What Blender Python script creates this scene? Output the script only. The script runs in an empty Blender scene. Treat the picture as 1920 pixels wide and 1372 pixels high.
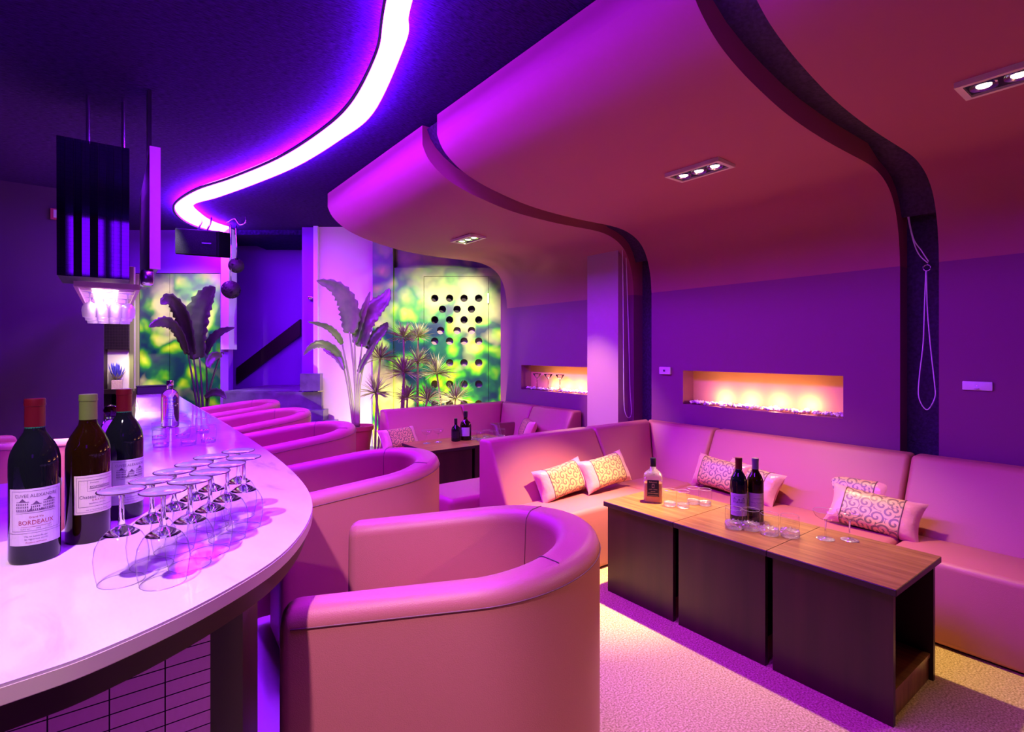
import bpy, bmesh, math, random
from mathutils import Vector, Matrix
random.seed(7)
PI = math.pi
S = bpy.context.scene
COL = S.collection
# ------------------------------------------------------------------ camera, world, exposure
F = 1000.0; CX = 960.0; HY = 658.0; H = 1.24; TH = math.radians(37.05)
CT, ST = math.cos(TH), math.sin(TH)
cd = bpy.data.cameras.new('camera'); cam = bpy.data.objects.new('camera', cd); COL.objects.link(cam)
cam.location = (0, 0, H); cam.rotation_euler = (PI/2, 0, -TH)
cd.sensor_width = 36; cd.lens = 36*F/1920; cd.shift_y = -28/1920; cd.clip_start = .05
S.camera = cam
S.view_settings.view_transform = 'Standard'; S.view_settings.look = 'None'
S.view_settings.exposure = 0.0; S.view_settings.gamma = 1; S.view_settings.use_curve_mapping = False
W = bpy.data.worlds.new('world'); S.world = W; W.use_nodes = True
W.node_tree.nodes['Background'].inputs[0].default_value = (.10, .02, .30, 1)
W.node_tree.nodes['Background'].inputs[1].default_value = .004
S.cycles.diffuse_bounces = 3
S.cycles.max_bounces = 8; S.cycles.transparent_max_bounces = 24; S.cycles.caustics_refractive = False; S.cycles.caustics_reflective = False
S.cycles.sample_clamp_indirect = 4.0
LED_RGB = (.27, .0075, 1.0); LED_STR = 150.0
WARM = (1.0, .60, .32)
P_DOWN = 46.0
def spot(name, loc, target, e, col, size, blend=.6, r=.02):
    l = bpy.data.lights.new(name, 'SPOT'); l.energy = e; l.color = col; l.spot_size = math.radians(size); l.spot_blend = blend; l.shadow_soft_size = r
    o = bpy.data.objects.new(name, l); COL.objects.link(o); o.location = loc
    o.rotation_euler = (Vector(target)-Vector(loc)).to_track_quat('-Z', 'Y').to_euler(); return o
def area(name, loc, rot, sx, sy, e, col):
    l = bpy.data.lights.new(name, 'AREA'); l.shape = 'RECTANGLE'; l.size = sx; l.size_y = sy; l.energy = e; l.color = col
    o = bpy.data.objects.new(name, l); COL.objects.link(o); o.location = loc; o.rotation_euler = rot; return o
# recessed downlight boxes in the soffit: (x, y) centres; three lamps in each
FIX = [(2.36, 3.73), (2.405, 1.60), (2.42, .40), (2.42, -1.3)]
PALE = (1, .84, .55)
AIM = [  # (fixture, lamp k, target, watts, cone, colour)
    (0, -1, (3.30, 3.05, .75), 230, 34, WARM), (0, 0, (2.35, 3.8, .4), 60, 60, WARM), (0, 1, (2.90, 5.15, 1.45), 300, 62, (1, .95, .5)),
    (1, 1, (2.15, 2.05, .3), 640, 44, WARM), (1, 0, (2.70, 1.60, .3), 150, 70, WARM), (1, -1, (2.0, .85, .2), 120, 84, WARM),
    (2, 1, (2.9, .7, .3), 10, 70, WARM), (2, 0, (2.0, .2, 0), 8, 80, WARM),
    (3, 1, (.95, 1.15, .35), 110, 36, WARM), (3, -1, (.1, .4, 0), 9, 60, WARM)]
for fi, k, tgt, e, sz, cl in AIM: spot('downlight', (FIX[fi][0]+.05, FIX[fi][1]+k*.09, 2.135), tgt, e, cl, sz, .95, .025)
# pendant-rack strip and the spot over the bar
spot('bar_spot', (-.44, .48, 2.5), (-.0, 1.25, .85), 215, (1, .60, .92), 50, .5, .03)
area('rack_light', (-.02, 4.6, 1.62), (0, 0, 0), .12, 1.6, 80, (1, .58, .88)).data.spread = math.radians(48)
# planter spot in front of the foliage mural, and a spot aimed at the glass panels
def WP(u, v, D): a = (u-CX)/F*D; return Vector((D*ST+a*CT, D*CT-a*ST, H-(v-HY)/F*D))
def zx(v, D): return H-(v-HY)/F*D
spot('planter_spot', WP(730, 850, 5.35), WP(670, 800, 5.84), 55, PALE, 120, .8, .02)
spot('planter_spot', WP(716, 850, 4.6), WP(652, 670, 5.0), 30, (1, .95, .55), 50, .7, .02)
spot('planter_spot', WP(800, 830, 5.5), WP(790, 640, 5.9), 33, PALE, 140, .8, .02)
spot('planter_spot', WP(880, 820, 5.55), WP(870, 640, 5.9), 27, PALE, 140, .8, .02)
spot('mural_spot', WP(300, 402, 5.0), WP(340, 680, 6.0), 190, (1, .85, .75), 75, .8, .04)
# ------------------------------------------------------------------ materials
def nt(name):
    m = bpy.data.materials.new(name); m.use_nodes = True
    return m, m.node_tree, m.node_tree.nodes, m.node_tree.links, m.node_tree.nodes['Principled BSDF']
def mat(name, col, rough=.5, metal=0, bump=0, bscale=60, coat=0, spec=.5, var=0, vscale=5, sheen=0):
    m, t, n, l, b = nt(name)
    b.inputs['Base Color'].default_value = (*col, 1); b.inputs['Roughness'].default_value = rough
    b.inputs['Metallic'].default_value = metal; b.inputs['Coat Weight'].default_value = coat
    b.inputs['Specular IOR Level'].default_value = spec; b.inputs['Sheen Weight'].default_value = sheen
    tc = n.new('ShaderNodeTexCoord')
    if bump:
        no = n.new('ShaderNodeTexNoise'); no.inputs['Scale'].default_value = bscale; no.inputs['Detail'].default_value = 4
        l.new(tc.outputs['Object'], no.inputs['Vector'])
        bp = n.new('ShaderNodeBump'); bp.inputs['Strength'].default_value = bump; bp.inputs['Distance'].default_value = .01
        l.new(no.outputs['Fac'], bp.inputs['Height']); l.new(bp.outputs['Normal'], b.inputs['Normal'])
    if var:
        n2 = n.new('ShaderNodeTexNoise'); n2.inputs['Scale'].default_value = vscale; n2.inputs['Detail'].default_value = 5
        l.new(tc.outputs['Object'], n2.inputs['Vector'])
        r = n.new('ShaderNodeValToRGB'); r.color_ramp.elements[0].position = .3; r.color_ramp.elements[1].position = .7
        r.color_ramp.elements[0].color = (*[c*(1-var) for c in col], 1); r.color_ramp.elements[1].color = (*[min(1, c*(1+var)) for c in col], 1)
        l.new(n2.outputs['Fac'], r.inputs['Fac']); l.new(r.outputs['Color'], b.inputs['Base Color'])
    return m
def emis(name, col, s):
    m, t, n, l, b = nt(name)
    b.inputs['Base Color'].default_value = (*col, 1); b.inputs['Emission Color'].default_value = (*col, 1); b.inputs['Emission Strength'].default_value = s
    return m
def ramp_mat(name, stops, scale, stretch=(1, 1, 1), rough=.4, detail=5, dist=0, bump=0, coat=0, spec=.5):
    m, t, n, l, b = nt(name)
    tc = n.new('ShaderNodeTexCoord'); mp = n.new('ShaderNodeMapping'); mp.inputs['Scale'].default_value = stretch
    no = n.new('ShaderNodeTexNoise'); no.inputs['Scale'].default_value = scale; no.inputs['Detail'].default_value = detail; no.inputs['Distortion'].default_value = dist
    r = n.new('ShaderNodeValToRGB'); el = r.color_ramp.elements
    el[0].position, el[0].color = stops[0][0], (*stops[0][1], 1); el[1].position, el[1].color = stops[-1][0], (*stops[-1][1], 1)
    for p, c in stops[1:-1]: e = el.new(p); e.color = (*c, 1)
    l.new(tc.outputs['Object'], mp.inputs['Vector']); l.new(mp.outputs['Vector'], no.inputs['Vector']); l.new(no.outputs['Fac'], r.inputs['Fac'])
    l.new(r.outputs['Color'], b.inputs['Base Color']); b.inputs['Roughness'].default_value = rough; b.inputs['Coat Weight'].default_value = coat
    b.inputs['Specular IOR Level'].default_value = spec
    if bump:
        bp = n.new('ShaderNodeBump'); bp.inputs['Strength'].default_value = bump; bp.inputs['Distance'].default_value = .01
        l.new(no.outputs['Fac'], bp.inputs['Height']); l.new(bp.outputs['Normal'], b.inputs['Normal'])
    return m
def glass_thin(name, tint=(.97, .95, .98), edge=.5):
    m, t, n, l, b = nt(name); n.remove(b); out = [x for x in n if x.type == 'OUTPUT_MATERIAL'][0]
    tr = n.new('ShaderNodeBsdfTransparent'); tr.inputs[0].default_value = (*tint, 1)
    gl = n.new('ShaderNodeBsdfGlossy'); gl.inputs['Roughness'].default_value = .03; gl.inputs['Color'].default_value = (1, 1, 1, 1)
    lw = n.new('ShaderNodeLayerWeight'); lw.inputs['Blend'].default_value = .35
    r = n.new('ShaderNodeValToRGB'); r.color_ramp.elements[0].position = .45; r.color_ramp.elements[0].color = (.04, .04, .04, 1)
    r.color_ramp.elements[1].position = 1; r.color_ramp.elements[1].color = (edge, edge, edge, 1)
    mx = n.new('ShaderNodeMixShader')
    rt = n.new('ShaderNodeValToRGB'); rt.color_ramp.elements[0].position = .55; rt.color_ramp.elements[0].color = (*tint, 1)
    rt.color_ramp.elements[1].position = 1; rt.color_ramp.elements[1].color = (.28, .16, .36, 1); l.new(lw.outputs['Facing'], rt.inputs['Fac']); l.new(rt.outputs['Color'], tr.inputs[0])
    l.new(lw.outputs['Facing'], r.inputs['Fac']); l.new(r.outputs['Color'], mx.inputs[0]); l.new(tr.outputs[0], mx.inputs[1]); l.new(gl.outputs[0], mx.inputs[2])
    l.new(mx.outputs[0], out.inputs['Surface']); return m
def crystal(name, diff=.16, bump=1.0):
    m, t, n, l, b = nt(name); out = [x for x in n if x.type == 'OUTPUT_MATERIAL'][0]; n.remove(b)
    tr = n.new('ShaderNodeBsdfTransparent'); tr.inputs[0].default_value = (.93, .90, .95, 1)
    gl = n.new('ShaderNodeBsdfGlossy'); gl.inputs['Roughness'].default_value = .12
    df = n.new('ShaderNodeBsdfTranslucent'); df.inputs[0].default_value = (.95, .93, .95, 1)
    d2 = n.new('ShaderNodeBsdfDiffuse'); d2.inputs[0].default_value = (.95, .93, .95, 1)
    vo = n.new('ShaderNodeTexVoronoi'); vo.inputs['Scale'].default_value = 110; tc = n.new('ShaderNodeTexCoord'); l.new(tc.outputs['Object'], vo.inputs['Vector'])
    bp = n.new('ShaderNodeBump'); bp.inputs['Strength'].default_value = bump; bp.inputs['Distance'].default_value = .006; l.new(vo.outputs['Distance'], bp.inputs['Height']); l.new(bp.outputs[0], gl.inputs['Normal'])
    lw = n.new('ShaderNodeLayerWeight'); lw.inputs['Blend'].default_value = .5
    m1 = n.new('ShaderNodeMixShader'); m2 = n.new('ShaderNodeMixShader'); m3 = n.new('ShaderNodeMixShader'); m1.inputs[0].default_value = .5
    l.new(df.outputs[0], m1.inputs[1]); l.new(d2.outputs[0], m1.inputs[2]); l.new(lw.outputs['Facing'], m2.inputs[0]); l.new(tr.outputs[0], m2.inputs[1]); l.new(gl.outputs[0], m2.inputs[2])
    m3.inputs[0].default_value = diff; l.new(m2.outputs[0], m3.inputs[1]); l.new(m1.outputs[0], m3.inputs[2]); l.new(m3.outputs[0], out.inputs['Surface']); return m
def glass(name, col=(1, 1, 1), ior=1.45, rough=.0):
    m, t, n, l, b = nt(name)
    b.inputs['Base Color'].default_value = (*col, 1); b.inputs['Transmission Weight'].default_value = 1; b.inputs['IOR'].default_value = ior; b.inputs['Roughness'].default_value = rough
    return m
M = {}
M['leather'] = mat('leather', (.52, .175, .16), .42, bump=.12, bscale=420, spec=.4)
M['leather_seam'] = mat('leather_seam', (.22, .10, .10), .5)
M['wall_shade'] = mat('shaded_wall_paint', (.045, .006, .06), .75)  # shade of the bar zone put into a darker wall colour
M['wall_led'] = mat('led_lit_wall_paint', (.26, .04, .50), .7)  # LED light at the far end put into a brighter violet colour
M['wall'] = mat('wall_paint_shaded', (.21, .040, .150), .7, bump=.03, bscale=80)  # same paint as the soffit, its missing warm light put into the colour
M['soffit'] = mat('soffit_paint_warm_lit', (.37, .085, .145), .7, bump=.02, bscale=60)  # redder than the walls: warm bounce light put into the colour
M['gap'] = mat('gap_fabric', (.04, .02, .06), .85, bump=.5, bscale=90, var=.4, vscale=60)
M['column'] = mat('column_paint', (.42, .20, .34), .6)
M['ceiling'] = ramp_mat('dark_fuzzy_ceiling', [(.3, (.010, .001, .035)), (.7, (.045, .004, .13))], 30, (1, 6, 1), .95, bump=.8, spec=.1)
M['floor'] = ramp_mat('carpet', [(.3, (.36, .28, .09)), (.5, (.66, .55, .20)), (.72, (.92, .82, .40))], 150, (1, 1, 1), .95, detail=3, bump=.5, spec=.1)
M['platform'] = ramp_mat('dark_stone', [(.3, (.10, .08, .12)), (.7, (.20, .16, .24))], 8, (1, 1, 1), .35)
M['marble'] = ramp_mat('marble', [(.30, (.55, .45, .52)), (.42, (.80, .72, .76)), (.6, (.86, .80, .82))], 2.2, (2.2, 1, 1), .10, detail=8, dist=1.6, coat=.3)
M['marble_edge'] = mat('marble_edge', (.78, .70, .55), .35)
M['darkwood'] = ramp_mat('dark_wood', [(.3, (.018, .004, .005)), (.7, (.042, .011, .010))], 14, (1, 1, .08), .38, detail=6)
M['tabletop'] = ramp_mat('walnut_top', [(.3, (.20, .09, .022)), (.5, (.30, .145, .034)), (.7, (.38, .20, .05))], 9, (6, .35, 1), .36, detail=8, dist=.4)
M['black'] = mat('black_plastic', (.012, .012, .016), .35)
M['blackwood'] = mat('black_edge', (.02, .008, .01), .4)
M['chrome'] = mat('chrome', (.8, .8, .82), .18, 1)
M['white'] = mat('white_plastic', (.8, .78, .8), .4)
M['cream'] = mat('cream_panel', (.78, .70, .55), .6)
M['led'] = emis('led_glow', LED_RGB, LED_STR)
M['bulb'] = emis('lamp_glow', (1, .82, .55), 9)
M['fixture'] = mat('fixture_frame', (.80, .70, .55), .4)
M['mirror'] = mat('mirror_tile', (.30, .26, .36), .06, 1)
M['glassthin'] = glass_thin('clear_glass')
M['glass'] = glass('solid_glass'); M['dark_glass'] = glass('tinted_edge_glass', (.45, .18, .35)); M['crystal'] = crystal('cut_crystal', .10); M['rim'] = crystal('glass_rim', .26, .06)
M['satin'] = mat('pink_satin', (.84, .38, .32), .28, bump=.7, bscale=16, spec=.6, sheen=.4)
M['satin_dark'] = mat('brown_satin', (.20, .06, .045), .35, bump=.5, bscale=16)
def brocade():
    m, t, n, l, b = nt('gold_brocade')
    tc = n.new('ShaderNodeTexCoord'); mp = n.new('ShaderNodeMapping'); mp.inputs['Scale'].default_value = (21, 21, 21)
    l.new(tc.outputs['UV'], mp.inputs['Vector'])
    vo = n.new('ShaderNodeTexVoronoi'); vo.voronoi_dimensions = '2D'; vo.inputs['Scale'].default_value = 1; l.new(mp.outputs['Vector'], vo.inputs['Vector'])
    sb = n.new('ShaderNodeVectorMath'); sb.operation = 'SUBTRACT'; l.new(mp.outputs['Vector'], sb.inputs[0]); l.new(vo.outputs['Position'], sb.inputs[1])
    sp = n.new('ShaderNodeSeparateXYZ'); l.new(sb.outputs[0], sp.inputs[0])
    def mt(op, a, bb=None):
        q = n.new('ShaderNodeMath'); q.operation = op
        for i, x in enumerate((a, bb)):
            if x is None: continue
            if isinstance(x, (int, float)): q.inputs[i].default_value = x
            else: l.new(x, q.inputs[i])
        return q.outputs[0]
    at = mt('ARCTAN2', sp.outputs[1], sp.outputs[0])
    ln = n.new('ShaderNodeVectorMath'); ln.operation = 'LENGTH'; l.new(sb.outputs[0], ln.inputs[0])
    sn = mt('SINE', mt('ADD', mt('MULTIPLY', ln.outputs['Value'], 13.0), at))
    r = n.new('ShaderNodeValToRGB'); r.color_ramp.elements[0].position = .42; r.color_ramp.elements[0].color = (.80, .52, .20, 1)
    r.color_ramp.elements[1].position = .56; r.color_ramp.elements[1].color = (.26, .17, .10, 1)
    l.new(mt('ADD', mt('MULTIPLY', sn, .5), .36), r.inputs['Fac']); l.new(r.outputs['Color'], b.inputs['Base Color'])
    b.inputs['Roughness'].default_value = .38; b.inputs['Specular IOR Level'].default_value = .6
    return m
M['brocade'] = brocade()
def mural():
    m, t, n, l, b = nt('foliage_mural')
    tc = n.new('ShaderNodeTexCoord')
    no = n.new('ShaderNodeTexNoise'); no.inputs['Scale'].default_value = 2.2; no.inputs['Detail'].default_value = 3; l.new(tc.outputs['Object'], no.inputs['Vector'])
    ad = n.new('ShaderNodeMixRGB'); ad.blend_type = 'ADD'; ad.inputs[0].default_value = .55; l.new(tc.outputs['Object'], ad.inputs[1]); l.new(no.outputs['Color'], ad.inputs[2])
    vo = n.new('ShaderNodeTexVoronoi'); vo.feature = 'SMOOTH_F1'; vo.inputs['Scale'].default_value = 4.6; vo.inputs['Smoothness'].default_value = .35; l.new(ad.outputs[0], vo.inputs['Vector'])
    r = n.new('ShaderNodeValToRGB'); e = r.color_ramp.elements
    e[0].position = .06; e[0].color = (.80, .92, .06, 1); e[1].position = .72; e[1].color = (.004, .03, .05, 1)
    for p, c in ((.18, (.52, .84, .02)), (.32, (.24, .62, .012)), (.45, (.05, .40, .015)), (.56, (.008, .13, .04))):
        q = e.new(p); q.color = (*c, 1)
    l.new(vo.outputs['Distance'], r.inputs['Fac'])
    n2 = n.new('ShaderNodeTexNoise'); n2.inputs['Scale'].default_value = 1.7; n2.inputs['Detail'].default_value = 2; l.new(ad.outputs[0], n2.inputs['Vector'])
    r2 = n.new('ShaderNodeValToRGB'); r2.color_ramp.elements[0].position = .50; r2.color_ramp.elements[0].color = (0, 0, 0, 1); r2.color_ramp.elements[1].position = .62; r2.color_ramp.elements[1].color = (.75, .75, .75, 1)
    l.new(n2.outputs['Fac'], r2.inputs['Fac'])
    mx = n.new('ShaderNodeMixRGB'); l.new(r2.outputs['Color'], mx.inputs[0]); l.new(r.outputs['Color'], mx.inputs[1]); mx.inputs[2].default_value = (.78, .84, .22, 1)
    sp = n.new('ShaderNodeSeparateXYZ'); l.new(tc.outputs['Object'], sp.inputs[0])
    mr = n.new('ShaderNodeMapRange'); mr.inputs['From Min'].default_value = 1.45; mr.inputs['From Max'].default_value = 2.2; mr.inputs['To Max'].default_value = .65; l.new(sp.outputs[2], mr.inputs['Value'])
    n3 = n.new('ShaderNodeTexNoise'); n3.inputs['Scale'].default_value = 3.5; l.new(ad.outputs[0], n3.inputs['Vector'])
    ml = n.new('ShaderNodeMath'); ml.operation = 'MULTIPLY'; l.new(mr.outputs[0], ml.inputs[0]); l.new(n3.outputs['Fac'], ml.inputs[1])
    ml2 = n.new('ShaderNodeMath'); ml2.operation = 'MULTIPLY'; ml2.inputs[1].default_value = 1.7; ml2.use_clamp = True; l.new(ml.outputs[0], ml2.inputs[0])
    m3 = n.new('ShaderNodeMixRGB'); l.new(ml2.outputs[0], m3.inputs[0]); l.new(mx.outputs[0], m3.inputs[1]); m3.inputs[2].default_value = (.24, .28, .20, 1)  # print greyed toward the top: dimmer LED-tinted light put into the colour
    l.new(m3.outputs[0], b.inputs['Base Color']); b.inputs['Roughness'].default_value = .35
    return m
M['mural'] = mural()
M['leaf'] = ramp_mat('green_leaf', [(.3, (.10, .26, .06)), (.7, (.26, .46, .12))], 6, (1, 1, 1), .35)
M['leafpale'] = ramp_mat('pale_leaf', [(.3, (.22, .24, .10)), (.7, (.50, .46, .22))], 12, (1, 1, 1), .45)
M['stalk'] = mat('stalk', (.42, .48, .20), .45)
M['trunk'] = mat('trunk', (.36, .26, .16), .8, bump=.5, bscale=60)
M['terracotta'] = mat('terracotta', (.42, .12, .06), .6)
M['soil'] = mat('soil', (.04, .025, .02), .9)
# ------------------------------------------------------------------ object helpers
def link(o): COL.objects.link(o); return o
def mesh(name, verts, faces, m, parent=None, smooth=False, uvs=None):
    me = bpy.data.meshes.new(name); me.from_pydata([tuple(v) for v in verts], [], faces); me.update()
    me.materials.append(M[m] if isinstance(m, str) else m)
    if uvs:
        ul = me.uv_layers.new(name='UVMap')
        for p in me.polygons:
            for li in p.loop_indices: ul.data[li].uv = uvs[me.loops[li].vertex_index]
    if smooth:
        for p in me.polygons: p.use_smooth = True
    o = link(bpy.data.objects.new(name, me)); o.parent = parent
    return o
def fin(name, bm, m, parent=None, smooth=False):
    bmesh.ops.recalc_face_normals(bm, faces=bm.faces)
    me = bpy.data.meshes.new(name); bm.to_mesh(me); bm.free(); me.materials.append(M[m] if isinstance(m, str) else m)
    if smooth:
        for p in me.polygons: p.use_smooth = True
        if smooth == 'auto':
            me.set_sharp_from_angle(angle=math.radians(35))
    o = link(bpy.data.objects.new(name, me)); o.parent = parent
    return o
def thing(name, label, cat, loc=(0, 0, 0), rz=0, group=None):
    o = link(bpy.data.objects.new(name, None)); o.location = loc; o.rotation_euler = (0, 0, rz); o.empty_display_size = .05
    return tag(o, label, cat, group)
def tag(o, label, cat, group=None, kind=None):
    o['label'] = label; o['category'] = cat
    if group: o['group'] = group
    if kind: o['kind'] = kind
    return o
def struct(o, local=False):
    o['kind'] = 'structure'
    if local: o.rotation_euler = (0, 0, -TH)
    return o
def dup(root, loc, rz, label, group=None):
    r = link(root.copy()); r.location = loc; r.rotation_euler = (root.rotation_euler[0], root.rotation_euler[1], rz); r['label'] = label
    if group: r['group'] = group
    for ch in list(root.children):
        c = link(ch.copy()); c.parent = r
        for g in list(ch.children): d = link(g.copy()); d.parent = c
    return r
def bx(bm, x0, x1, y0, y1, z0, z1):
    vs = [bm.verts.new(p) for p in ((x0, y0, z0), (x1, y0, z0), (x1, y1, z0), (x0, y1, z0), (x0, y0, z1), (x1, y0, z1), (x1, y1, z1), (x0, y1, z1))]
    for f in ((0, 3, 2, 1), (4, 5, 6, 7), (0, 1, 5, 4), (1, 2, 6, 5), (2, 3, 7, 6), (3, 0, 4, 7)): bm.faces.new([vs[i] for i in f])
    return vs
def box(name, x0, x1, y0, y1, z0, z1, m, parent=None, bev=0, seg=2):
    bm = bmesh.new(); bx(bm, x0, x1, y0, y1, z0, z1)
    if bev: bmesh.ops.bevel(bm, geom=list(bm.edges), offset=bev, segments=seg, profile=.5, affect='EDGES')
    return fin(name, bm, m, parent, 'auto' if bev else False)
def boxes(name, L, m, parent=None):
    bm = bmesh.new()
    for b in L: bx(bm, *b)
    return fin(name, bm, m, parent)
def lbox(name, u0, u1, D0, D1, v0, v1, m, parent=None, Dr=None, bev=0):
    """box in the frame of the diagonal back wall; u, v pixels at depth Dr"""
    d = Dr or D0; return box(name, (u0-CX)/F*d, (u1-CX)/F*d, D0, D1, H-(v1-HY)/F*d, H-(v0-HY)/F*d, m, parent, bev)
def prism(name, poly, fmap0, fmap1, m, parent=None, bev=0, seg=4):
    bm = bmesh.new(); a = [bm.verts.new(fmap0(*p)) for p in poly]; b = [bm.verts.new(fmap1(*p)) for p in poly]; n = len(poly)
    bm.faces.new(a); bm.faces.new(b[::-1])
    for i in range(n): bm.faces.new((a[i], b[i], b[(i+1) % n], a[(i+1) % n]))
    bmesh.ops.recalc_face_normals(bm, faces=bm.faces)
    if bev: bmesh.ops.bevel(bm, geom=list(bm.edges), offset=bev, segments=seg, profile=.5, affect='EDGES', clamp_overlap=True)
    return fin(name, bm, m, parent, 'auto' if bev else False)
def lathe(name, prof, m, parent=None, n=32, loc=(0, 0, 0), cap=True):
    V = []; Fc = []
    for r, z in prof:
        for i in range(n): a = 2*PI*i/n; V.append((loc[0]+r*math.cos(a), loc[1]+r*math.sin(a), loc[2]+z))
    for k in range(len(prof)-1):
        for i in range(n): j = (i+1) % n; Fc.append((k*n+i, k*n+j, (k+1)*n+j, (k+1)*n+i))
    if cap:
        if prof[0][0] > 1e-5: Fc.append(tuple(range(n-1, -1, -1)))
        if prof[-1][0] > 1e-5: Fc.append(tuple(range((len(prof)-1)*n, len(prof)*n)))
    o = mesh(name, V, Fc, m, parent, True); o.data.set_sharp_from_angle(angle=math.radians(40)); return o
def tube(name, pts, r, m, parent=None, n=8, taper=None, closed=False):
    V = []; Fc = []; pts = [Vector(p) for p in pts]; N = len(pts)
    for i, p in enumerate(pts):
        d = (pts[min(i+1, N-1)]-pts[max(i-1, 0)]) if not closed else (pts[(i+1) % N]-pts[i-1])
        d = d.normalized(); a = Vector((0, 0, 1)) if abs(d.z) < .9 else Vector((1, 0, 0)); x = d.cross(a).normalized(); y = d.cross(x)
        rr = r*(taper(i/(N-1)) if taper else 1)
        for k in range(n): t = 2*PI*k/n; V.append(p+x*rr*math.cos(t)+y*rr*math.sin(t))
    for i in range(N if closed else N-1):
        i2 = (i+1) % N
        for k in range(n): k2 = (k+1) % n; Fc.append((i*n+k, i*n+k2, i2*n+k2, i2*n+k))
    if not closed: Fc.append(tuple(range(n-1, -1, -1))); Fc.append(tuple(range((N-1)*n, N*n)))
    return mesh(name, V, Fc, m, parent, True)
def smooth_path(P, n=8):
    P = [Vector(p) for p in P]; out = []
    for i in range(len(P)-1):
        a, b, c, d = P[max(i-1, 0)], P[i], P[i+1], P[min(i+2, len(P)-1)]
        for k in range(n):
            t = k/n; out.append(.5*((2*b)+(-a+c)*t+(2*a-5*b+4*c-d)*t*t+(-a+3*b-3*c+d)*t**3))
    out.append(P[-1]); return out
def text_mesh(name, body, size, m, parent=None, align='CENTER', extrude=0, squeeze=1, warp=None):
    c = bpy.data.curves.new(name, 'FONT'); c.body = body; c.size = size; c.align_x = align; c.align_y = 'CENTER'; c.extrude = extrude; c.resolution_u = 3
    t = link(bpy.data.objects.new(name, c)); dg = bpy.context.evaluated_depsgraph_get(); me = bpy.data.meshes.new_from_object(t.evaluated_get(dg))
    bpy.data.objects.remove(t); me.materials.clear(); me.materials.append(M[m] if isinstance(m, str) else m)
    o = link(bpy.data.objects.new(name, me)); o.parent = parent
    for v in me.vertices:
        v.co.x *= squeeze
        if warp: v.co = warp(v.co.x, v.co.y)
    return o
# ------------------------------------------------------------------ room shell
struct(box('floor', -2.7, 3.7, -2.4, 9.2, -.1, 0, 'floor'))
struct(box('ceiling', -2.7, 3.7, -2.4, 9.2, 2.60, 2.70, 'ceiling'))
struct(box('wall_rear', -2.7, 3.7, -2.5, -2.4, 0, 2.7, 'wall_shade'))
struct(box('wall_left', -2.8, -2.7, -2.5, 6.0, 0, 2.7, 'wall_shade'))
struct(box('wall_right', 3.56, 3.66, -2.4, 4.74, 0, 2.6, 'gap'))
struct(box('wall_back_left', -2.7, -.04, 5.85, 5.98, 0, 2.6, 'wall_shade'))
# curved soffit shells: profile (x, z) from the fascia down to the wall
PROF = [(1.50, 2.585), (1.50, 2.48), (1.525, 2.425), (1.56, 2.382), (1.62, 2.335), (1.70, 2.292), (1.82, 2.252), (1.95, 2.222), (2.10, 2.195), (2.25, 2.178),
        (2.42, 2.168), (2.60, 2.163), (2.80, 2.163), (2.95, 2.163), (3.06, 2.156), (3.15, 2.138), (3.23, 2.108), (3.30, 2.06), (3.35, 1.995), (3.385, 1.915), (3.41, 1.81), (3.42, 1.70)]
def soffit(y0, y1, m='soffit'):
    bm = bmesh.new(); n = len(PROF)
    # resample smooth
    P = smooth_path([(x, 0, z) for x, z in PROF[1:]], 4); P = [(PROF[0][0], PROF[0][1])]+[(p.x, p.z) for p in P]
    O = []
    for x, z in P: O.append((min(3.56, x+.14) if z < 2.1 or x < 1.6 else x, 2.59 if x < 3.3 else z+.05))
    top = [(1.50, 2.595), (3.56, 2.595), (3.56, 1.70)]
    a = [bm.verts.new((x, y0, z)) for x, z in P]; b = [bm.verts.new((x, y1, z)) for x, z in P]
    for i in range(len(P)-1): bm.faces.new((a[i], a[i+1], b[i+1], b[i]))
    ta = [bm.verts.new((x, y0, z)) for x, z in top]; tb = [bm.verts.new((x, y1, z)) for x, z in top]
    for (A, T) in ((a, ta), (b, tb)): bm.faces.new(A+[T[2], T[1], T[0]])
    bm.faces.new((a[-1], ta[2], tb[2], b[-1])); bm.faces.new((ta[0], ta[1], tb[1], tb[0])); bm.faces.new((a[0], b[0], tb[0], ta[0])); bm.faces.new((ta[1], ta[2], tb[2], tb[1]))
    o = fin('ceiling', bm, m, None, 'auto'); struct(o); return o
SEG = [(2.88, 4.62, (3.30, 4.37)), (1.04, 2.70, (1.32, 2.41)), (-2.4, .87, (-.62, .46))]
for i, (y0, y1, (n0, n1)) in enumerate(SEG):
    soffit(y0, y1)
    # lower wall with a lit niche
    za, zb, xf, xb = .845, 1.095, 3.42, 3.56
    ye = y1 if i else 4.74
    w = boxes('wall_right', [(xf, xb, y0, n0, 0, 1.70), (xf, xb, n1, ye, 0, 1.70), (xf, xb, n0, n1, 0, za), (xf, xb, n0, n1, zb, 1.70)], 'wall'); struct(w)
    struct(boxes('trim_niche', [(xf+.001, xb+.03, n0-.01, n1+.01, za-.012, za-.001), (xf+.005, xb+.03, n0-.01, n1+.01, zb+.001, zb+.012), (3.551, 3.57, n0, n1, za, zb), (xf+.005, 3.56, n0-.012, n0-.001, za, zb), (xf+.005, 3.56, n1+.001, n1+.012, za, zb)], mat('niche_plaster', (.85, .48, .22), .6)))
struct(box('wall_right', 3.42, 3.56, 4.62, 4.74, 1.70, 2.6, 'wall'))
struct(boxes('trim_gap', [(3.53, 3.56, 2.70, 2.88, 0, 2.1), (3.53, 3.56, .87, 1.04, 0, 2.1)], 'gap'))
gp = [(x+.03, z+.10) if x < 3.0 else (x+.06, z+.05) for x, z in PROF[1:20]]
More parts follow.
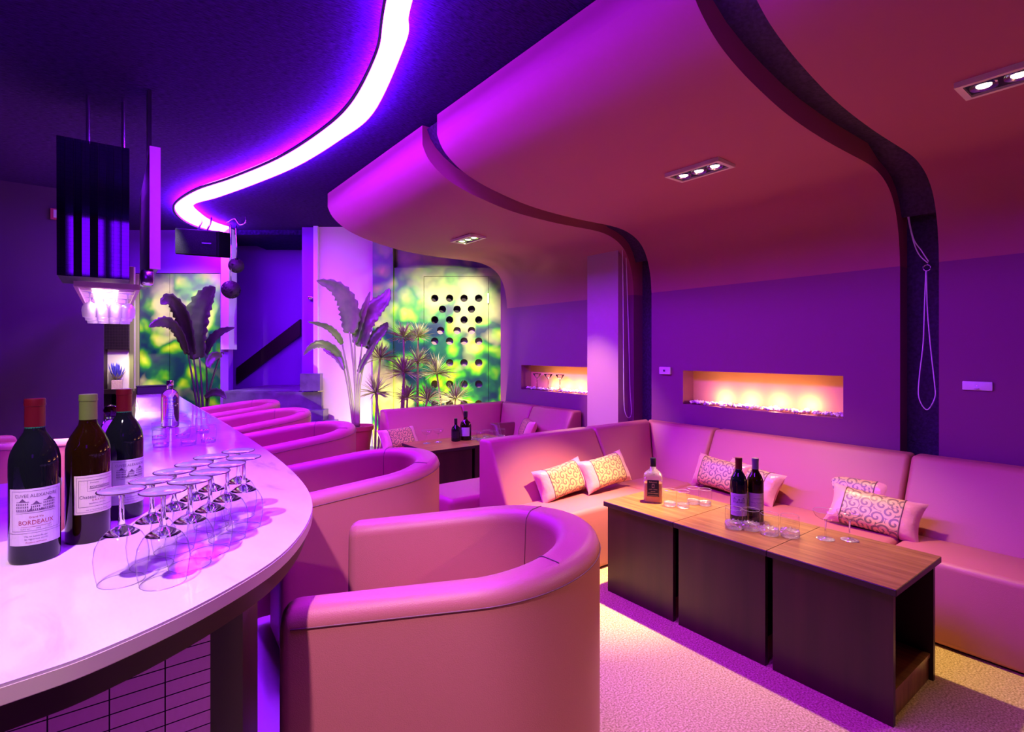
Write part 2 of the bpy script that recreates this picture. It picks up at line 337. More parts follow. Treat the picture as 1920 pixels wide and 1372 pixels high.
for (g0, g1) in ((2.70, 2.88), (.87, 1.04)):
    vs = [(x, g0, z) for x, z in gp]+[(x, g1, z) for x, z in gp]; n = len(gp)
    struct(mesh('trim_gap', vs, [(i, i+1, n+i+1, n+i) for i in range(n-1)], 'gap', smooth=True))
# column beside the first gap
struct(box('wall_column', 3.30, 3.53, 2.94, 3.29, 0, 2.12, 'column'))
# LED ribbon: outer and inner outline points on the ceiling
Lo = [(.10, .62), (.42, .95), (.66, 1.42), (.84, 1.95), (.93, 2.24), (1.0, 2.73), (.99, 3.18), (.90, 3.81), (.72, 4.47), (.54, 5.0), (.455, 5.64), (.55, 6.16), (.74, 6.50), (1.0, 6.68)]
Li = [(.20, .52), (.54, .86), (.77, 1.38), (.93, 1.88), (1.01, 2.08), (1.165, 2.80), (1.15, 3.28), (1.07, 3.93), (.92, 4.55), (.75, 5.13), (.61, 5.53), (.72, 5.91), (.86, 6.18), (1.02, 6.34)]
Po = smooth_path([(x, y, 0) for x, y in Lo], 8); Pi = smooth_path([(x, y, 0) for x, y in Li], 8)
led = thing('led_cove_light', 'S-curved glowing violet and white light channel on the dark ceiling', 'light', (0, 0, 2.56))
def ribbon(name, A, B, z0, z1, m):
    n = len(A); V = [(*p.xy, z) for z in (z0, z1) for q in (A, B) for p in q]; Fc = []
    for i in range(n-1):
        Fc += [(i, i+1, n+i+1, n+i), (2*n+i, 3*n+i, 3*n+i+1, 2*n+i+1), (i, 2*n+i, 2*n+i+1, i+1), (n+i, n+i+1, 3*n+i+1, 3*n+i)]
    Fc += [(0, n, 3*n, 2*n), (n-1, 3*n-1, 4*n-1, 2*n-1)]
    return mesh(name, V, Fc, m, led)
def mixp(t): return [a.lerp(b, t) for a, b in zip(Po, Pi)]
ribbon('light_strip', mixp(.10), mixp(.95), -.012, .006, 'led')
M['trimblue'] = mat('strip_trim', (.05, .02, .12), .6)
ribbon('edge_trim', mixp(-.02), mixp(.08), -.022, -.0125, 'trimblue')
scr = thing('reflection_panel', 'added violet glowing panel reflected in the tiles of the hanging cabinet', 'screen', (-.52, -2.4, 1.78))  # unseen glowing panel, added to give the cabinet mirror its violet reflection
box('panel_surface', -.28, .27, .03, .04, 0, .76, emis('panel_glow', (.22, .0, 1), 2.4), scr); box('panel_frame', -.30, .29, .0, .03, -.02, .78, 'black', scr)
struct(box('floor_tile', -.2, .60, 1.06, 5.9, 0, .004, mat('pale_floor_tile', (.62, .60, .66), .3)))
# ------------------------------------------------------------------ diagonal back wall (foliage mural, white wall, stairwell)
def loc(o): o.rotation_euler = (0, 0, -TH); return o
def holes_panel(name, D, u0, u1, z0, z1, holes, r, th, m, parent=None):
    c = bpy.data.curves.new(name, 'CURVE'); c.dimensions = '2D'; c.fill_mode = 'BOTH'; c.extrude = th/2
    def sp(pts):
        s = c.splines.new('POLY'); s.points.add(len(pts)-1); s.use_cyclic_u = True
        for p, q in zip(s.points, pts): p.co = (q[0], q[1], 0, 1)
    a0, a1 = (u0-CX)/F*D, (u1-CX)/F*D; sp([(a0, z0), (a1, z0), (a1, z1), (a0, z1)])
    for hu, hv in holes:
        ha, hz = (hu-CX)/F*D, zx(hv, D); sp([(ha+r*math.cos(t*2*PI/28), hz+r*math.sin(t*2*PI/28)) for t in range(28)])
    t = link(bpy.data.objects.new(name, c)); dg = bpy.context.evaluated_depsgraph_get(); me = bpy.data.meshes.new_from_object(t.evaluated_get(dg)); bpy.data.objects.remove(t)
    for v in me.vertices: v.co = Vector((v.co.x, D+th/2-v.co.z, v.co.y))
    me.materials.clear(); me.materials.append(M[m]); o = link(bpy.data.objects.new(name, me)); o.parent = parent; return o
DM = 5.84
A, B, Bx = [815, 843, 870, 897.5], [829.5, 857, 884], None
HL = [(u, 559) for u in A]+[(u, 579.5) for u in B]+[(u, 599.5) for u in A]+[(u, 619.5) for u in (826, 857, 884)]+[(u, 639.5) for u in A]+[(u, 680) for u in A]+[(u, 720) for u in A]+[(u, 757) for u in A]
mw = thing('foliage_mural', 'bright green leaf photo mural wall behind the far sofa', 'mural', (0, 0, 0)); mw.rotation_euler = (0, 0, -TH)
a_ = (795-CX)/F*DM; b_ = (916-CX)/F*DM
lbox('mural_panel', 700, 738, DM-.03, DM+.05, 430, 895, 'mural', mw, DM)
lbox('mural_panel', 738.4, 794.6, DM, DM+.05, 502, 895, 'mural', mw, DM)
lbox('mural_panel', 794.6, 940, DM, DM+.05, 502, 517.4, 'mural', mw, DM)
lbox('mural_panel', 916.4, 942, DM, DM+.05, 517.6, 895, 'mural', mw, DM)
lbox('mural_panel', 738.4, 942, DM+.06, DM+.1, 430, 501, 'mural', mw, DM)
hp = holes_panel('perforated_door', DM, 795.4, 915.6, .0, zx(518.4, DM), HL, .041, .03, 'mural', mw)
lbox('door_pull', 914, 917, DM-.03, DM-.005, 550, 569, 'white', mw, DM)
struct(loc(lbox('wall_back', 700, 1010, DM+.14, DM+.2, 420, 905, mat('dark_backing', (.05, .03, .06), .8), None, DM)))
struct(loc(lbox('wall_back', 800, 912, DM+.08, DM+.1, 612, 905, mat('backing_board', (.40, .25, .33), .7), None, DM)))
struct(loc(lbox('wall_back_white', 598, 699.6, DM, DM+.12, 420, 905, mat('white_wall', (.74, .62, .48), .6), None, DM)))
# pier with a door leaf left of the white wall
struct(loc(lbox('trim_pier', 590, 598, DM-.04, DM+.12, 420, 905, 'white', None, DM)))
struct(loc(lbox('wall_pier', 565, 590, DM+.02, DM+.9, 420, 905, 'wall_led', None, DM)))
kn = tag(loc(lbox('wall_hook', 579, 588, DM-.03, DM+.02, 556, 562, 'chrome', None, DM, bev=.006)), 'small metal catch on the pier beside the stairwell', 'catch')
struct(loc(lbox('wall_stairwell', 380, 570, 6.9, 7.0, 380, 905, 'wall_led', None, 6.9)))
struct(loc(lbox('ceiling_bulkhead', 431, 566, 6.0, 6.9, 420, 440, 'ceiling', None, 6.0)))
# stairs
st = thing('staircase', 'dark violet stone steps rising behind the tub chairs', 'stairs'); st.rotation_euler = (0, 0, -TH)
for k, (v, ur) in enumerate(((792, 618), (769, 606), (735, 603))):
    D0 = 5.52+.12*k; D1 = D0+1.2 if k < 2 else 6.9
    box('step', (418-CX)/F*D0, (ur-CX)/F*D0, D0, min(D1, 5.80) if k < 2 else 5.80, .2 if k == 0 else zx((792, 769)[k-1], D0-.12), zx(v, D0), 'platform', st)
box('step', -3.13, -2.32, 5.81, 6.85, .2, zx(733, 5.8), 'platform', st)
lbox('step', 566, 603, 5.70, 5.79, 700, 732, 'platform', st, 5.75)
hr = thing('stair_handrail', 'dark sloping handrail board on the stairwell wall', 'handrail'); hr.rotation_euler = (0, 0, -TH)
q = [((u-CX)/F*6.8, zx(v, 6.8)) for u, v in ((440, 690), (560, 598), (560, 628), (440, 720))]
prism('rail_board', q, lambda x, z: (x, 6.84, z), lambda x, z: (x, 6.89, z), 'blackwood', hr)
struct(loc(box('floor_platform', (560-CX)/F*4.8, (700-CX)/F*4.8, 4.8, 5.84, 0, .20, 'platform')))
# left part: pilaster, wall above the glass panels, foliage glass panels, cabinet
struct(loc(lbox('trim_pilaster_lit', 416, 431, 5.88, 6.05, 425, 655, 'white', None, 5.9)))  # white board stands in for LED light on the upper pilaster
struct(loc(lbox('wall_pilaster', 416, 431, 5.92, 6.02, 425, 905, 'wall_led', None, 5.95)))
struct(loc(lbox('wall_back_upper', 150, 418, 6.0, 6.1, 425, 512, 'wall_led', None, 6.0)))
gp_ = thing('mural_glass_doors', 'tall glass doors printed with green leaves and pale flowers', 'door'); gp_.rotation_euler = (0, 0, -TH)
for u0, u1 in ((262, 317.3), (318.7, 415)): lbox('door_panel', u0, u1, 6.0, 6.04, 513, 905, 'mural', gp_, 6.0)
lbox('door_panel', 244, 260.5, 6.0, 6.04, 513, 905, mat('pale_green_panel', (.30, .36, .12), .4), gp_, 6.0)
lbox('door_frame', 242, 416, 6.045, 6.08, 512, 905, 'black', gp_, 6.0)
cb = thing('display_cabinet', 'cream display cabinet with dark mosaic back at the end of the bar', 'cabinet'); cb.rotation_euler = (0, 0, -TH)
lbox('cabinet_back', 199, 250, 5.92, 5.98, 500, 733, 'cream', cb, 5.95)
lbox('side_panel', 243, 250, 5.90, 5.92, 500, 733, mat('olive_panel', (.20, .22, .08), .5), cb, 5.9)
lbox('side_panel', 196, 199, 5.86, 5.98, 500, 905, 'blackwood', cb, 5.9)
def tiles(name, base, grout, scale, rough=.15, metal=.6, row=.5):
    m, t, n, l, b = nt(name); tc = n.new('ShaderNodeTexCoord'); mp = n.new('ShaderNodeMapping'); mp.inputs['Rotation'].default_value = (PI/2, 0, 0)
    br = n.new('ShaderNodeTexBrick'); br.offset = 0; br.inputs['Scale'].default_value = scale; br.inputs['Mortar Size'].default_value = .007; br.inputs['Brick Width'].default_value = .5; br.inputs['Row Height'].default_value = row
    br.inputs['Color1'].default_value = (*base, 1); br.inputs['Color2'].default_value = (*[c*.9 for c in base], 1); br.inputs['Mortar'].default_value = (*grout, 1)
    l.new(tc.outputs['Object'], mp.inputs[0]); l.new(mp.outputs[0], br.inputs['Vector']); l.new(br.outputs['Color'], b.inputs['Base Color'])
    b.inputs['Roughness'].default_value = rough; b.inputs['Metallic'].default_value = metal; return m
M['mosaic'] = tiles('dark_mosaic', (.05, .03, .04), (.2, .1, .12), 16, .12, .5)
lbox('mosaic_panel', 199, 243, 5.88, 5.918, 592, 655, 'mosaic', cb, 5.9)
lbox('shelf_board', 196, 250, 5.79, 5.98, 729, 737, 'blackwood', cb, 5.9)
area('cabinet_light', WP(222, 662, 5.72), (0, 0, -TH), .22, .06, 2.2, (1, .85, .6))
# ------------------------------------------------------------------ bar
OUT = smooth_path([(-1.7, .70, 0), (-.8, .78, 0), (-.35, .83, 0), (-.1, .86, 0), (.0, .885, 0), (.13, .96, 0), (.26, 1.08, 0), (.36, 1.25, 0), (.425, 1.44, 0), (.465, 1.70, 0), (.49, 2.1, 0), (.50, 2.6, 0), (.50, 3.4, 0), (.49, 4.6, 0), (.48, 6.05, 0)], 5)
INN = [(.20, 6.05), (.12, 3.8), (.10, 3.3), (-.02, 3.05), (-.04, 1.75), (-.08, 1.5), (-1.7, 1.42)]
def outline(ins):
    P = [Vector((p.x, p.y)) for p in OUT]; R = []
    for i, p in enumerate(P):
        d = (P[min(i+1, len(P)-1)]-P[max(i-1, 0)]).normalized(); R.append((p.x-d.y*ins, p.y+d.x*ins))
    I = [(x+(ins*.6 if y > 1.6 else 0), y-(ins*.6 if y < 1.6 else 0)) for x, y in INN]
    return R+I
def slab(name, poly, z0, z1, m, parent, bev=0):
    bm = bmesh.new(); n = len(poly); a = [bm.verts.new((x, y, z0)) for x, y in poly]; b = [bm.verts.new((x, y, z1)) for x, y in poly]
    bm.faces.new(a); t = bm.faces.new(b)
    for i in range(n): bm.faces.new((a[i], a[(i+1) % n], b[(i+1) % n], b[i]))
    if bev: bmesh.ops.bevel(bm, geom=list(t.edges), offset=bev, segments=3, profile=.5, affect='EDGES')
    return fin(name, bm, m, parent, 'auto')
bar = thing('bar_counter', 'long curved bar counter with white veined marble top and mirror-tiled front', 'bar counter')
slab('worktop', outline(0), .824, .85, 'marble', bar, .004)
slab('edge_band', outline(-.0008), .825, .8455, 'marble_edge', bar)
slab('sub_top', outline(.014), .785, .8235, 'blackwood', bar)
M['mirrortile'] = tiles('mirror_mosaic', (.66, .58, .70), (.02, .01, .03), 7, .05, 1.0, .16)
basep = [(-1.6, 1.03), (.15, 1.03), (.19, 1.05), (.235, 1.15), (.26, 1.4), (.27, 2.5), (.27, 5.9), (.22, 5.95), (.16, 3.3), (.06, 3.0), (.03, 1.6), (-.05, 1.42), (-1.6, 1.36)]
slab('bar_base', basep, .0, .785, 'black', bar)
box('mirror_front', -1.6, .135, 1.018, 1.0295, .05, .78, 'mirrortile', bar)
# ------------------------------------------------------------------ tub chairs
CW, CL, ZB, ZF, CTK = .63, .70, .769, .703, .095
def tub():
    t = thing('tub_chair', 'x', 'chair')
    n1 = 8; R = CW/2; xs0 = -(CL-R); path = []
    for i in range(n1): path.append(((xs0*(1-i/n1)), -1, None))
    st = []
    for i in range(n1): x = xs0*(1-i/n1); st.append((Vector((x, -R)), Vector((0, -1))))
    for i in range(33): a = -PI/2+PI*i/32; st.append((Vector((R*math.cos(a), R*math.sin(a))), Vector((math.cos(a), math.sin(a)))))
    for i in range(n1): x = xs0*(i+1)/n1; st.append((Vector((x, R)), Vector((0, 1))))
    def zt(x): return ZF+(ZB-ZF)*min(1, max(0, (x-xs0)/CL))
    rr = .036
    def sect(p, nrm, k=1.0, push=0):
        z = zt(p.x)-(.0 if k == 1 else 0); th_ = CTK+.02*max(0, nrm.x)
        L = [(0, .03), (0, .3), (.0, z-rr)]
        for a in range(1, 6): g = PI/2*a/6; L.append((rr*(1-math.cos(g)), z-rr+rr*math.sin(g)))
        L += [(rr, z), (th_-rr, z)]
        for a in range(1, 6): g = PI/2*a/6; L.append((th_-rr+rr*math.sin(g), z-rr+rr*math.cos(g)))
        L += [(th_, z-rr), (th_+.01, z-.2), (th_+.01, .30)]
        return L
    V = []; Fc = []; ms = None
    rows = []
    N = len(st)
    def row(p, nrm, shrink, dx):
        L = sect(p, nrm); c = CTK/2; out = []
        for o_, z in L:
            o2 = c+(o_-c)*shrink; z2 = z-(1-shrink)*.05 if z > .6 else z
            q = p-nrm*o2; out.append((q.x+dx, q.y, z2))
        return out
    p0, n0 = st[0]; pe, ne = st[-1]
    for s_, d_ in ((.55, -.030), (.82, -.024), (.95, -.012)): rows.append(row(p0, n0, s_, d_))
    for p, nrm in st: rows.append(row(p, nrm, 1, 0))
    for s_, d_ in ((.95, -.012), (.82, -.024), (.55, -.030)): rows.append(row(pe, ne, s_, d_))
    m_ = len(rows[0])
    for r in rows: V += r
    for i in range(len(rows)-1):
        for k in range(m_-1): Fc.append((i*m_+k, i*m_+k+1, (i+1)*m_+k+1, (i+1)*m_+k))
        Fc.append((i*m_+m_-1, i*m_, (i+1)*m_, (i+1)*m_+m_-1))
    Fc.append(tuple(range(m_))); Fc.append(tuple(range((len(rows)-1)*m_+m_-1, (len(rows)-1)*m_-1, -1)))
    o = mesh('curved_back', V, Fc, 'leather', t, True); bm = bmesh.new(); bm.from_mesh(o.data); bmesh.ops.recalc_face_normals(bm, faces=bm.faces); bm.to_mesh(o.data); bm.free()
    o.data.set_sharp_from_angle(angle=math.radians(50))
    # stitched seam below the rim and vertical seams
    tube('seam', [(p.x+nr.x*.0012, p.y+nr.y*.0012, zt(p.x)-rr-.002) for p, nr in st], .0016, 'leather_seam', t, 5)
    for idx in (n1+7, n1+25):
        p, nr = st[idx]; L = sect(p, nr)
        pts = [(p.x-nr.x*o_+(nr.x*-.001 if o_ > .05 else 0), p.y-nr.y*o_, z+.001) for o_, z in L[7:-1]]
        tube('seam', pts, .0015, 'leather_seam', t, 5)
    ri = R-CTK-.012
    sp = [(xs0+.01, -ri), (xs0+.02, -ri)]+[(ri*math.cos(-PI/2+PI*i/20)-.01, ri*math.sin(-PI/2+PI*i/20)) for i in range(21)]+[(xs0+.01, ri)]
    slab('seat_cushion', sp, .24, .42, 'leather', t, .025)
    slab('chair_base', [(x*.97-.005, y*.99) for x, y in sp], .03, .24, 'leather', t)
    for sx, sy in ((-.27, -.22), (-.27, .22), (.18, -.16), (.18, .16)): lathe('foot', [(.02, 0), (.02, .04)], 'black', t, 12, (sx, sy, 0))
    return t
chairs = [(.794, 1.191, -.611, 'large tub chair in the foreground, nearest the camera'), (.921, 2.286, -.059, 'second tub chair from the front, beside the rounded end of the marble bar'),
          (.984, 3.486, .10, 'third tub chair from the front, in front of the terracotta plant pot'), (1.006, 4.53, .253, 'fourth tub chair from the front, second from the stairs'),
          (1.003, 5.50, .164, 'farthest tub chair along the bar, nearest the stairs')]
tc0 = tub()
for i, (x, y, r, lb) in enumerate(chairs):
    if i == 0: tc0.location = (x, y, 0); tc0.rotation_euler = (0, 0, r); tc0['label'] = lb; tc0['group'] = 'tub chairs along the bar'
    else: dup(tc0, (x, y, 0), r, lb, 'tub chairs along the bar')
# ------------------------------------------------------------------ corner sofas
BACK = [(.012, .05), (.012, .705), (.125, .705), (.315, .34), (.315, .05)]
def sofa_back(t, a, b, axis, base, mit0=0, mit1=0, bev=.022):
    if axis == 'y': f0 = lambda q, z: (3.42-q, a+mit0*q, z); f1 = lambda q, z: (3.42-q, b-mit1*q, z)
    else: f0 = lambda q, z: (a+mit0*q, base-q, z); f1 = lambda q, z: (b-mit1*q, base-q, z)
    return prism('backrest', BACK, f0, f1, 'leather', t, bev, 4)
s2 = thing('corner_sofa', 'long L-shaped pink leather corner sofa along the niche wall', 'sofa', group=None)
for a, b, m0, m1 in ((-.9, .955, 0, 0), (.962, 2.075, 0, 0), (2.082, 2.738, 0, 1)): sofa_back(s2, a, b, 'y', 0, m0, m1)
for a, b, m0, m1 in ((1.80, 2.695, 0, 0), (2.702, 3.418, 0, 1)): sofa_back(s2, a, b, 'x', 2.74, m0, m1)
for b in ((2.77, 3.115, -.9, .90), (2.77, 3.115, .905, 2.105)): box('seat', *b, .006, .36, 'leather', s2, .03, 4)
for b in ((1.60, 2.715, 2.11, 2.435), (2.72, 3.115, 2.11, 2.435)): box('seat', *b, .006, .36, 'leather', s2, .03, 4)
box('plinth', 2.80, 3.3, -.88, 2.4, 0, .05, 'black', s2); box('plinth', 1.63, 2.8, 2.14, 2.7, 0, .05, 'black', s2)
s1 = thing('corner_sofa', 'far purple-lit leather corner sofa in front of the green mural', 'sofa')
for a, b, m0, m1 in ((1.98, 2.795, 0, 0), (2.80, 3.418, 0, 1)): sofa_back(s1, a, b, 'x', 4.66, m0, m1)
for a, b, m0, m1 in ((3.46, 4.035, 0, 0), (4.04, 4.658, 0, 1)): sofa_back(s1, a, b, 'y', 0, m0, m1)
for b in ((1.98, 2.795, 4.02, 4.345), (2.80, 3.10, 4.02, 4.345)): box('seat', *b, .006, .36, 'leather', s1, .03, 4)
box('seat', 2.80, 3.10, 3.46, 4.015, .03, .36, 'leather', s1, .03, 4)
bn = thing('bench_seat', 'low leather bench seat behind the near corner sofa backrest', 'bench')
box('seat', 1.62, 2.5, 2.75, 3.17, .03, .35, 'leather', bn, .035, 4); box('seat', 2.505, 3.28, 2.75, 2.93, .03, .35, 'leather', bn, .035, 4); box('plinth', 1.66, 3.2, 2.78, 2.92, 0, .05, 'black', bn)
# ------------------------------------------------------------------ coffee table units
def table_unit(long_x=False):
    t = thing('coffee_table', 'x', 'table')   # local: top centred, length along y
    box('tabletop', -.235, .235, -.2145, .2145, .440, .4632, 'blackwood', t, .002, 1); box('top_veneer', -.234, .234, -.2135, .2135, .4631, .4642, 'tabletop', t)
    for s in (-1, 1): box('side_panel', s*.205-.01, s*.205+.01, -.200, .200, 0, .440, 'darkwood', t)
    box('bottom_shelf', -.195, .195, -.19, .19, .085, .10, 'tabletop', t)
    box('kick_board', -.195, .195, -.185, -.17, .0, .085, 'tabletop', t)
    box('kick_board', -.195, .195, .17, .185, .0, .085, 'darkwood', t)
    box('divider', -.195, .195, .05, .062, .10, .44, 'darkwood', t)
    return t
G = 'dark wood coffee table units'
t0 = table_unit(); t0.location = (2.275, .845, 0); t0['label'] = 'nearest dark wood table unit with open end and bottom shelf, holding two coupe glasses'; t0['group'] = G
dup(t0, (2.275, 1.275, 0), 0, 'middle dark wood table unit holding two wine bottles and cut tumblers', G)
dup(t0, (2.275, 1.705, 0), 0, 'far dark wood table unit of the near row, holding the amber whisky bottle', G)
dup(t0, (2.185, 3.92, 0), PI/2, 'left dark wood table unit in front of the far sofa', G)
dup(t0, (2.615, 3.92, 0), PI/2, 'right dark wood table unit in front of the far sofa, with the row of tumblers', G)
# ------------------------------------------------------------------ pillows
def pillow(w=.41, h=.21, th=.11, center='brocade', band='satin'):
    t = thing('throw_pillow', 'x', 'pillow')
    def S_(u, v, s):
        e = 1-.10*(1-v*v)*abs(u)**4; g = 1-.14*(1-u*u)*abs(v)**4
        k = max(0, (1-u**4))*max(0, (1-v**4)); wr = 1+.05*math.sin(9*v+5*u)*abs(u)**3
        return (w/2*u*e, s*(-th/2)*(k**.55)*wr, h/2*v*g)
    for nm, u0, u1, mt in (('side_band', -1, -.62, band), ('brocade_panel', -.62, .60, center), ('side_band', .60, 1, band)):
        V = []; UV = []; Fc = []; nu, nv = max(3, int(14*(u1-u0))), 14
        for s in (1, -1):
            for i in range(nu+1):
                for j in range(nv+1):
                    u = u0+(u1-u0)*i/nu; v = -1+2*j/nv; V.append(S_(u, v, s)); UV.append((w/2*u, h/2*v))
        K = (nu+1)*(nv+1)
        for s in (0, 1):
            for i in range(nu):
                for j in range(nv):
                    q = (s*K+i*(nv+1)+j, s*K+(i+1)*(nv+1)+j, s*K+(i+1)*(nv+1)+j+1, s*K+i*(nv+1)+j+1); Fc.append(q if s == 0 else q[::-1])
        mesh(nm, V, Fc, mt, t, True, UV)
    # gathered trim where brocade meets satin
    for uu in (-.62, .60):
        pts = []
        for j in range(15): pts.append(Vector(S_(uu, -1+2*j/14, 1))+Vector((0, -.001, 0)))
        tube('braid_trim', pts, .0028, 'brocade', t, 5)
    return t
def setp(o, loc_, lean, roll, rz, label, grp): o.location = loc_; o.rotation_euler = (lean, roll, rz); o['label'] = label; o['group'] = grp; return o
p0 = pillow(); GP = 'gold brocade throw pillows'
def px_at(u, v, z): D = (z-H)/(-(v-HY)/F); a = (u-CX)/F*D; return Vector((D*ST+a*CT, D*CT-a*ST, z))
PL = [((1053, 900), .455, -.42, -.10, .06, 'leftmost gold brocade pillow leaning on the near sofa return'),
      ((1134, 883), .475, -.45, -.08, .02, 'second gold brocade pillow on the near sofa return, toward the corner'),
      ((1352, 889), .465, -.40, .02, -PI/2-.15, 'gold brocade pillow with pink left band, back of the middle pair'),
      ((1408, 903), .455, -.50, .08, -PI/2-.25, 'pillow in front of the middle pair, behind the two wine bottles'),
      ((1597, 925), .465, -.42, .02, -PI/2-.1, 'back pillow of the right-hand pair on the long sofa'),
      ((1638, 960), .445, -.55, .07, -PI/2+.05, 'front gold scroll pillow of the right-hand pair, nearest the camera'),
      ((748, 822), .465, -.5, .0, .25, 'left patterned pillow on the far sofa beside the table edge'),
      ((817, 808), .475, -.35, .0, .0, 'second patterned pillow on the far sofa behind the stemmed glasses'),
      ((989, 805), .50, -.4, .0, -PI/2-.5, 'pink patterned pillow at the right end of the far sofa')]
for i, (uv, z, ln, rl, rz, lb) in enumerate(PL):
    loc_ = px_at(*uv, z)
    if i == 0: o = p0
    else:
        o = link(p0.copy())
        for ch in list(p0.children): c = link(ch.copy()); c.parent = o
    setp(o, loc_, ln, rl, rz, lb, GP)
bp = pillow(.38, .20, .11, 'satin_dark', 'satin_dark'); setp(bp, px_at(955, 808, .45), -.5, 0, -.2, 'dark brown satin pillow behind the row of tumblers', GP)
# ------------------------------------------------------------------ text / print helpers
def text_geo(body, size, squeeze=1):
    c = bpy.data.curves.new('t', 'FONT'); c.body = body; c.size = size; c.align_x = 'CENTER'; c.align_y = 'CENTER'; c.resolution_u = 2
    t = link(bpy.data.objects.new('t', c)); dg = bpy.context.evaluated_depsgraph_get(); me = bpy.data.meshes.new_from_object(t.evaluated_get(dg)); bpy.data.objects.remove(t)
    V = [(v.co.x*squeeze, v.co.y) for v in me.vertices]; Fc = [tuple(p.vertices) for p in me.polygons]; bpy.data.meshes.remove(me); return V, Fc
class Print:
    def __init__(s): s.V = []; s.F = []
    def text(s, b, x, y, size, sq=1):
        V, Fc = text_geo(b, size, sq); k = len(s.V); s.V += [(x+a, y+c) for a, c in V]; s.F += [tuple(i+k for i in f) for f in Fc]; return s
    def rect(s, x0, x1, y0, y1):
        n = max(1, int(abs(x1-x0)/.006)); k = len(s.V)
        for i in range(n+1): x = x0+(x1-x0)*i/n; s.V += [(x, y0), (x, y1)]
        for i in range(n): s.F.append((k+2*i, k+2*i+2, k+2*i+3, k+2*i+1))
        return s
    def frame(s, x0, x1, y0, y1, w): return s.rect(x0, x1, y0, y0+w).rect(x0, x1, y1-w, y1).rect(x0, x0+w, y0, y1).rect(x1-w, x1, y0, y1)
    def tri(s, a, b, c): k = len(s.V); s.V += [a, b, c]; s.F.append((k, k+1, k+2)); return s
    def cyl(s, name, r, phi, m, parent, z0=0):
        return mesh(name, [(r*math.cos(phi+x/r), r*math.sin(phi+x/r), z0+y) for x, y in s.V], s.F, m, parent)
    def flat(s, name, m, parent, fn): return mesh(name, [fn(x, y) for x, y in s.V], s.F, m, parent)
M['paper'] = mat('label_paper', (.50, .44, .52), .6); M['paper_cream'] = mat('label_cream', (.58, .53, .44), .6)
M['ink'] = mat('dark_ink', (.10, .05, .12), .6); M['ink_red'] = mat('red_ink', (.30, .03, .05), .6); M['ink_grey'] = mat('grey_ink', (.14, .09, .15), .6); M['ink_blue'] = mat('blue_ink', (.03, .03, .55), .4)
M['foil_red'] = mat('red_foil', (.085, .002, .005), .35, .2); M['foil_green'] = mat('green_foil', (.11, .19, .03), .35, .2); M['foil_grey'] = mat('grey_foil', (.16, .15, .17), .35, .3)
M['bottle_dark'] = mat('dark_bottle_glass', (.004, .006, .006), .04, spec=.35); M['bottle_amber'] = mat('amber_bottle_glass', (.010, .004, .0006), .04, spec=.4)
M['neck_green'] = mat('green_neck', (.02, .20, .09), .2); M['black_cap'] = mat('black_cap', (.01, .01, .012), .3)
def chateau(P, cx, cy, s):
    for x0, x1, fl in ((-.0235, -.008, 3), (.008, .0235, 3), (-.006, .006, 2)):
        for f in range(fl):
            for k in range(int((x1-x0)/.0022)): xx = cx+(x0+k*.0022)*s; P.rect(xx, xx+.0012*s, cy+(f*.0042)*s, cy+(f*.0042+.0026)*s)
        P.rect(cx+x0*s, cx+x1*s, cy-.001*s, cy-.0004*s); P.rect(cx+x0*s, cx+x1*s, cy+fl*.0042*s, cy+(fl*.0042+.0008)*s)
        m_ = (x0+x1)/2; P.tri((cx+(m_-.004)*s, cy+(fl*.0042+.001)*s), (cx+(m_+.004)*s, cy+(fl*.0042+.001)*s), (cx+m_*s, cy+(fl*.0042+.0055)*s))
    P.tri((cx-.010*s, cy-.001*s), (cx-.004*s, cy-.001*s), (cx-.005*s, cy+.005*s)); P.tri((cx+.003*s, cy-.001*s), (cx+.011*s, cy-.001*s), (cx+.006*s, cy+.003*s))
    P.rect(cx-.024*s, cx+.022*s, cy-.0035*s, cy-.0030*s); return P
